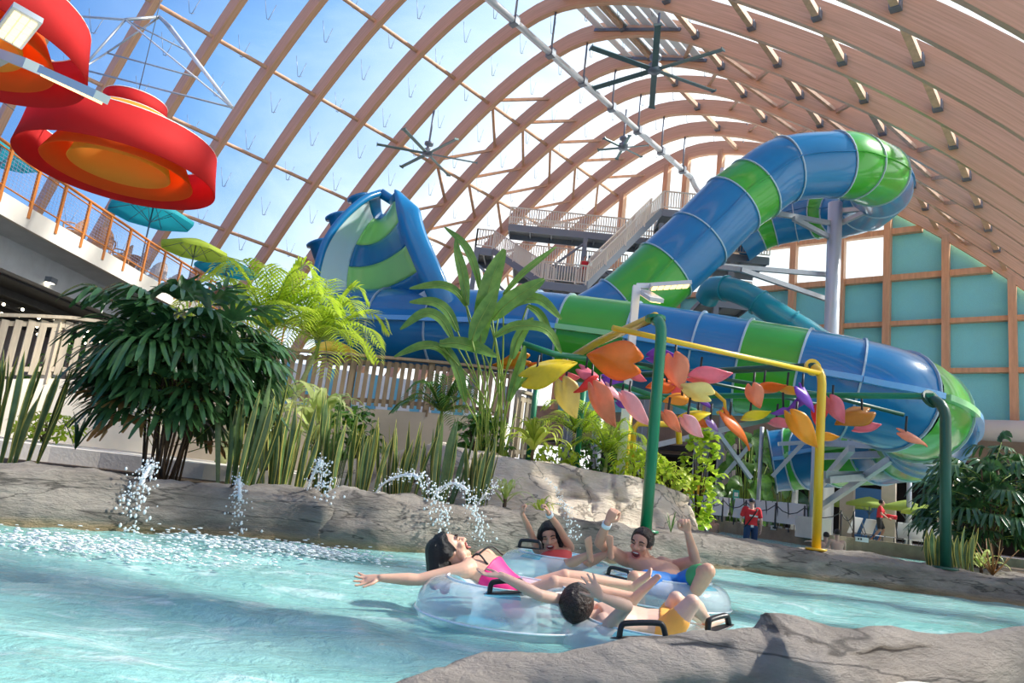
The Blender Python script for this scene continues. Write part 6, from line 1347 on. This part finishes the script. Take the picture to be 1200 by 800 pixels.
# ------------------------------------------------------------------ clear inflatable rafts
def vinyl(name, tint, fac):
    mt = bpy.data.materials.new(name); mt.use_nodes = True; nt = mt.node_tree; N = nt.nodes; L = nt.links; b = N['Principled BSDF']; out = N['Material Output']
    b.inputs['Base Color'].default_value = (*tint, 1); b.inputs['Roughness'].default_value = .06; b.inputs['Coat Weight'].default_value = 1; b.inputs['IOR'].default_value = 1.5
    t = N.new('ShaderNodeBsdfTransparent'); t.inputs[0].default_value = (.93, .98, 1, 1); ms = N.new('ShaderNodeMixShader'); lw = N.new('ShaderNodeLayerWeight'); lw.inputs['Blend'].default_value = .35
    ma = N.new('ShaderNodeMath'); ma.operation = 'MULTIPLY_ADD'; L.new(lw.outputs['Facing'], ma.inputs[0]); ma.inputs[1].default_value = .5; ma.inputs[2].default_value = fac; ma.use_clamp = True
    tc = N.new('ShaderNodeTexCoord'); nz = N.new('ShaderNodeTexNoise'); nz.inputs['Scale'].default_value = 9; nz.inputs['Detail'].default_value = 4; nz.inputs['Distortion'].default_value = 1.2; L.new(tc.outputs['Object'], nz.inputs['Vector'])
    bp = N.new('ShaderNodeBump'); bp.inputs['Strength'].default_value = .35; bp.inputs['Distance'].default_value = .03; L.new(nz.outputs['Fac'], bp.inputs['Height']); L.new(bp.outputs['Normal'], b.inputs['Normal'])
    L.new(ma.outputs[0], ms.inputs[0]); L.new(t.outputs[0], ms.inputs[1]); L.new(b.outputs[0], ms.inputs[2]); L.new(ms.outputs[0], out.inputs['Surface']); M[name] = mt
vinyl('clear_vinyl', (.90, .97, 1), .27); vinyl('blue_vinyl', (.12, .55, .72), .45)
mat('welt', (.80, .90, .94), .25, coat=.5); mat('handle_black', (.02, .02, .022), .35)
def raft_ring(rt, c, R, r, seed=0, z=None):
    c = V(c); n, m_ = 72, 28; rings = []
    for i in range(n):
        a = 2 * PI * i / n; d = V(math.cos(a), math.sin(a), 0); rings.append([c + d * (R + r * math.cos(2 * PI * k / m_) * (1 + .012 * math.sin(11 * a + seed) * math.cos(2 * PI * k / m_))) + V(0, 0, r * math.sin(2 * PI * k / m_) * .94) for k in range(m_)])
    MB().loft(rings, True, False, True, True).build('tube', 'clear_vinyl', rt)
    for an in (-.15, PI * .5): MB().tube([c + V(math.cos(2 * PI * i / 72), math.sin(2 * PI * i / 72), 0) * (R + (r + .003) * math.cos(an)) + V(0, 0, (r * .94 + .003) * math.sin(an)) for i in range(73)], .006, 6).build('weld_seam', 'welt', rt)
    MB().lathe([(.01, -r * .55), (R - r * .55, -r * .55), (R - r * .4, -r * .45), (R - r * .55, -r * .50), (.01, -r * .50)], c, 48).build('raft_floor', 'blue_vinyl', rt)
    for k in range(4): 
        a = 2 * PI * k / 4 + .5 + seed; rows = []
        for i in range(7):
            b = a + .22 * (i / 6 - .5) * 2; d = V(math.cos(b), math.sin(b), 0); rows.append([c + d * (R + (r + .002) * math.cos(e)) + V(0, 0, (r * .94 + .002) * math.sin(e)) for e in [PI * (.30 + .55 * q / 8) for q in range(9)]])
        MB().loft(rows, False, False).build('blue_stripe', 'blue_vinyl', rt)
def raft_handle(rt, p, d, up, L_=.17, h=.055):
    p = V(p); d = V(d).normalized(); up = V(up); up = (up - d * up.dot(d)).normalized(); n = d.cross(up)
    rt = MB().ball(p, .1, 20, 6, (L_ * 7.4, .36, .07), (d, n, up)).build('handle_patch', 'handle_black', rt)
    MB().tube(cr([p - d * L_ * .52, p - d * L_ * .46 + up * h * .8, p - d * L_ * .30 + up * h, p + d * L_ * .30 + up * h, p + d * L_ * .46 + up * h * .8, p + d * L_ * .52], 5), .0135, 10, sx=1.35).build('handle', 'handle_black', rt)
cA, cB = at(592, 706, 4.00), at(762, 744, 3.74); cA.z = .065; cB.z = -.005
ra = thing('inflatable_raft', 'front clear double raft carrying the person in pink and the child in orange trunks', 'raft', V(cA.x, cA.y, 0))
raft_ring(ra, cA, .335, .155, 1.); raft_ring(ra, cB, .335, .135, 2.2)
cC, cD = at(655, 655, 5.9), at(776, 677, 5.45); cC.z = .10; cD.z = .07
rb_ = thing('inflatable_raft', 'rear clear double raft carrying the cheering child and the laughing person', 'raft', V(cC.x, cC.y, 0))
raft_ring(rb_, cC, .335, .15, .4); raft_ring(rb_, cD, .36, .15, 1.7)
raft_handle(ra, at(594, 694, 3.66), C_ + F_ * .15, V(0, 0, 1)); raft_handle(ra, at(753, 747, 3.38), C_ + F_ * .02, V(0, 0, 1), .21, .065); raft_handle(ra, at(842, 736, 3.75), C_ * .8 + F_ * .5, V(0, 0, 1), .15)
raft_handle(rb_, at(621, 642, 5.62), C_ * .9 - F_ * .3, V(0, 0, 1)); raft_handle(rb_, at(725, 676, 5.15), C_ * .75 - F_ * .6, V(0, 0, 1))
# ------------------------------------------------------------------ water jets with their droplets
mat('spray_white', (.93, .97, .98), .15, transl=.3); mat('nozzle', (.03, .03, .035), .4)
def jet(pts, label, seed, n=60, sc=1., noz=True):
    rn = random.Random(seed); C = resample(cr([at(*q) for q in pts], 8), 60); rt = thing('water_jet', label, 'water jet', V(C[0].x, C[0].y, C[0].z), 'small water jets along the bank')
    mb = MB(); k = int(34)
    if noz: mb.tube(C[:k], [(.008 + .009 * (i / k) * (1 + .5 * math.sin(i * 2.1))) * sc for i in range(k)], 8); mb.build('stream', 'spray_white', rt)
    mb = MB()
    for i in range(n * 3):
        t = rn.random() ** .7; p = C[int(t * 59)]; w = (.012 + .05 * t) * sc; p = p + V(rn.gauss(0, w), rn.gauss(0, w), rn.gauss(0, w)); mb.ball(p, rn.uniform(.003, .0105) * sc * (.6 + .6 * t), 6, 4, (1, 1, rn.uniform(.8, 1.6)))
    o = mb.build('droplets', 'spray_white', rt); o['kind'] = 'stuff'
    if noz: d = (C[2] - C[0]).normalized(); MB().tube([C[0] - d * .16, C[0] + d * .015], .014, 8).build('nozzle', 'nozzle', rt)
jet([(176, 560, 6.5), (177, 546, 6.3), (170, 556, 6.2), (160, 580, 6.1), (152, 598, 6.1), (148, 616, 6.0)], 'bubbling jet falling from the ledge in front of the big dark palm', 1, 110, 1.3)
jet([(275, 566, 6.8), (280, 562, 6.7), (281, 580, 6.6), (279, 605, 6.6), (277, 622, 6.6)], 'short jet falling from the ledge between the big dark palm and the joint', 2, 70, 1.1)
jet([(359, 577, 7.2), (366, 558, 7.1), (375, 541, 7.0), (380, 545, 6.95), (383, 562, 6.9), (383, 585, 6.9)], 'jet squirting up at the joint of the two ledges', 3, 80)
jet([(437, 582, 7.6), (450, 566, 7.5), (470, 557, 7.4), (488, 558, 7.3), (505, 574, 7.2), (513, 590, 7.2), (520, 615, 7.1)], 'long arching jet in front of the upright dark snake plant', 4, 110)
jet([(503, 589, 7.9), (515, 574, 7.7), (530, 566, 7.6), (545, 572, 7.5), (553, 585, 7.4), (560, 610, 7.4), (568, 635, 7.3)], 'arching jet left of the boulder wall, over the head of the person in pink', 5, 110)
jet([(556, 597, 8.3), (566, 582, 8.2), (582, 566, 8.0)], 'thin jet spraying up to the right at the left end of the boulder wall', 6, 40, .8)
jet([(640, 560, 8.2), (652, 575, 8.0), (660, 592, 7.9), (668, 612, 7.8), (672, 632, 7.7)], 'falling string of drops in front of the boulder wall beside the child', 7, 60, .8, False)
# broken white water below the left jets
rn = random.Random(31)
for px, py, w, h, nm in ((60, 640, .9, .3, 'at the far left'), (140, 642, 1.0, .35, 'under the first jet'), (280, 640, .9, .3, 'under the second jet'), (370, 648, .5, .2, 'below the ledge joint')):
    c = onz(px, py, .03); mb = MB()
    for i in range(520):
        x, y = rn.gauss(0, w * .45), rn.gauss(0, h * .45); mb.ball(c + V(x, y, rn.uniform(-.02, .03) + .06 * rn.random() ** 4), rn.uniform(.003, .012), 6, 4, (2.2, 1.2, .45))
    mb.build('splash_foam', 'foam', label='patch of broken white water along the left bank %s' % nm, cat='foam', kind='stuff')
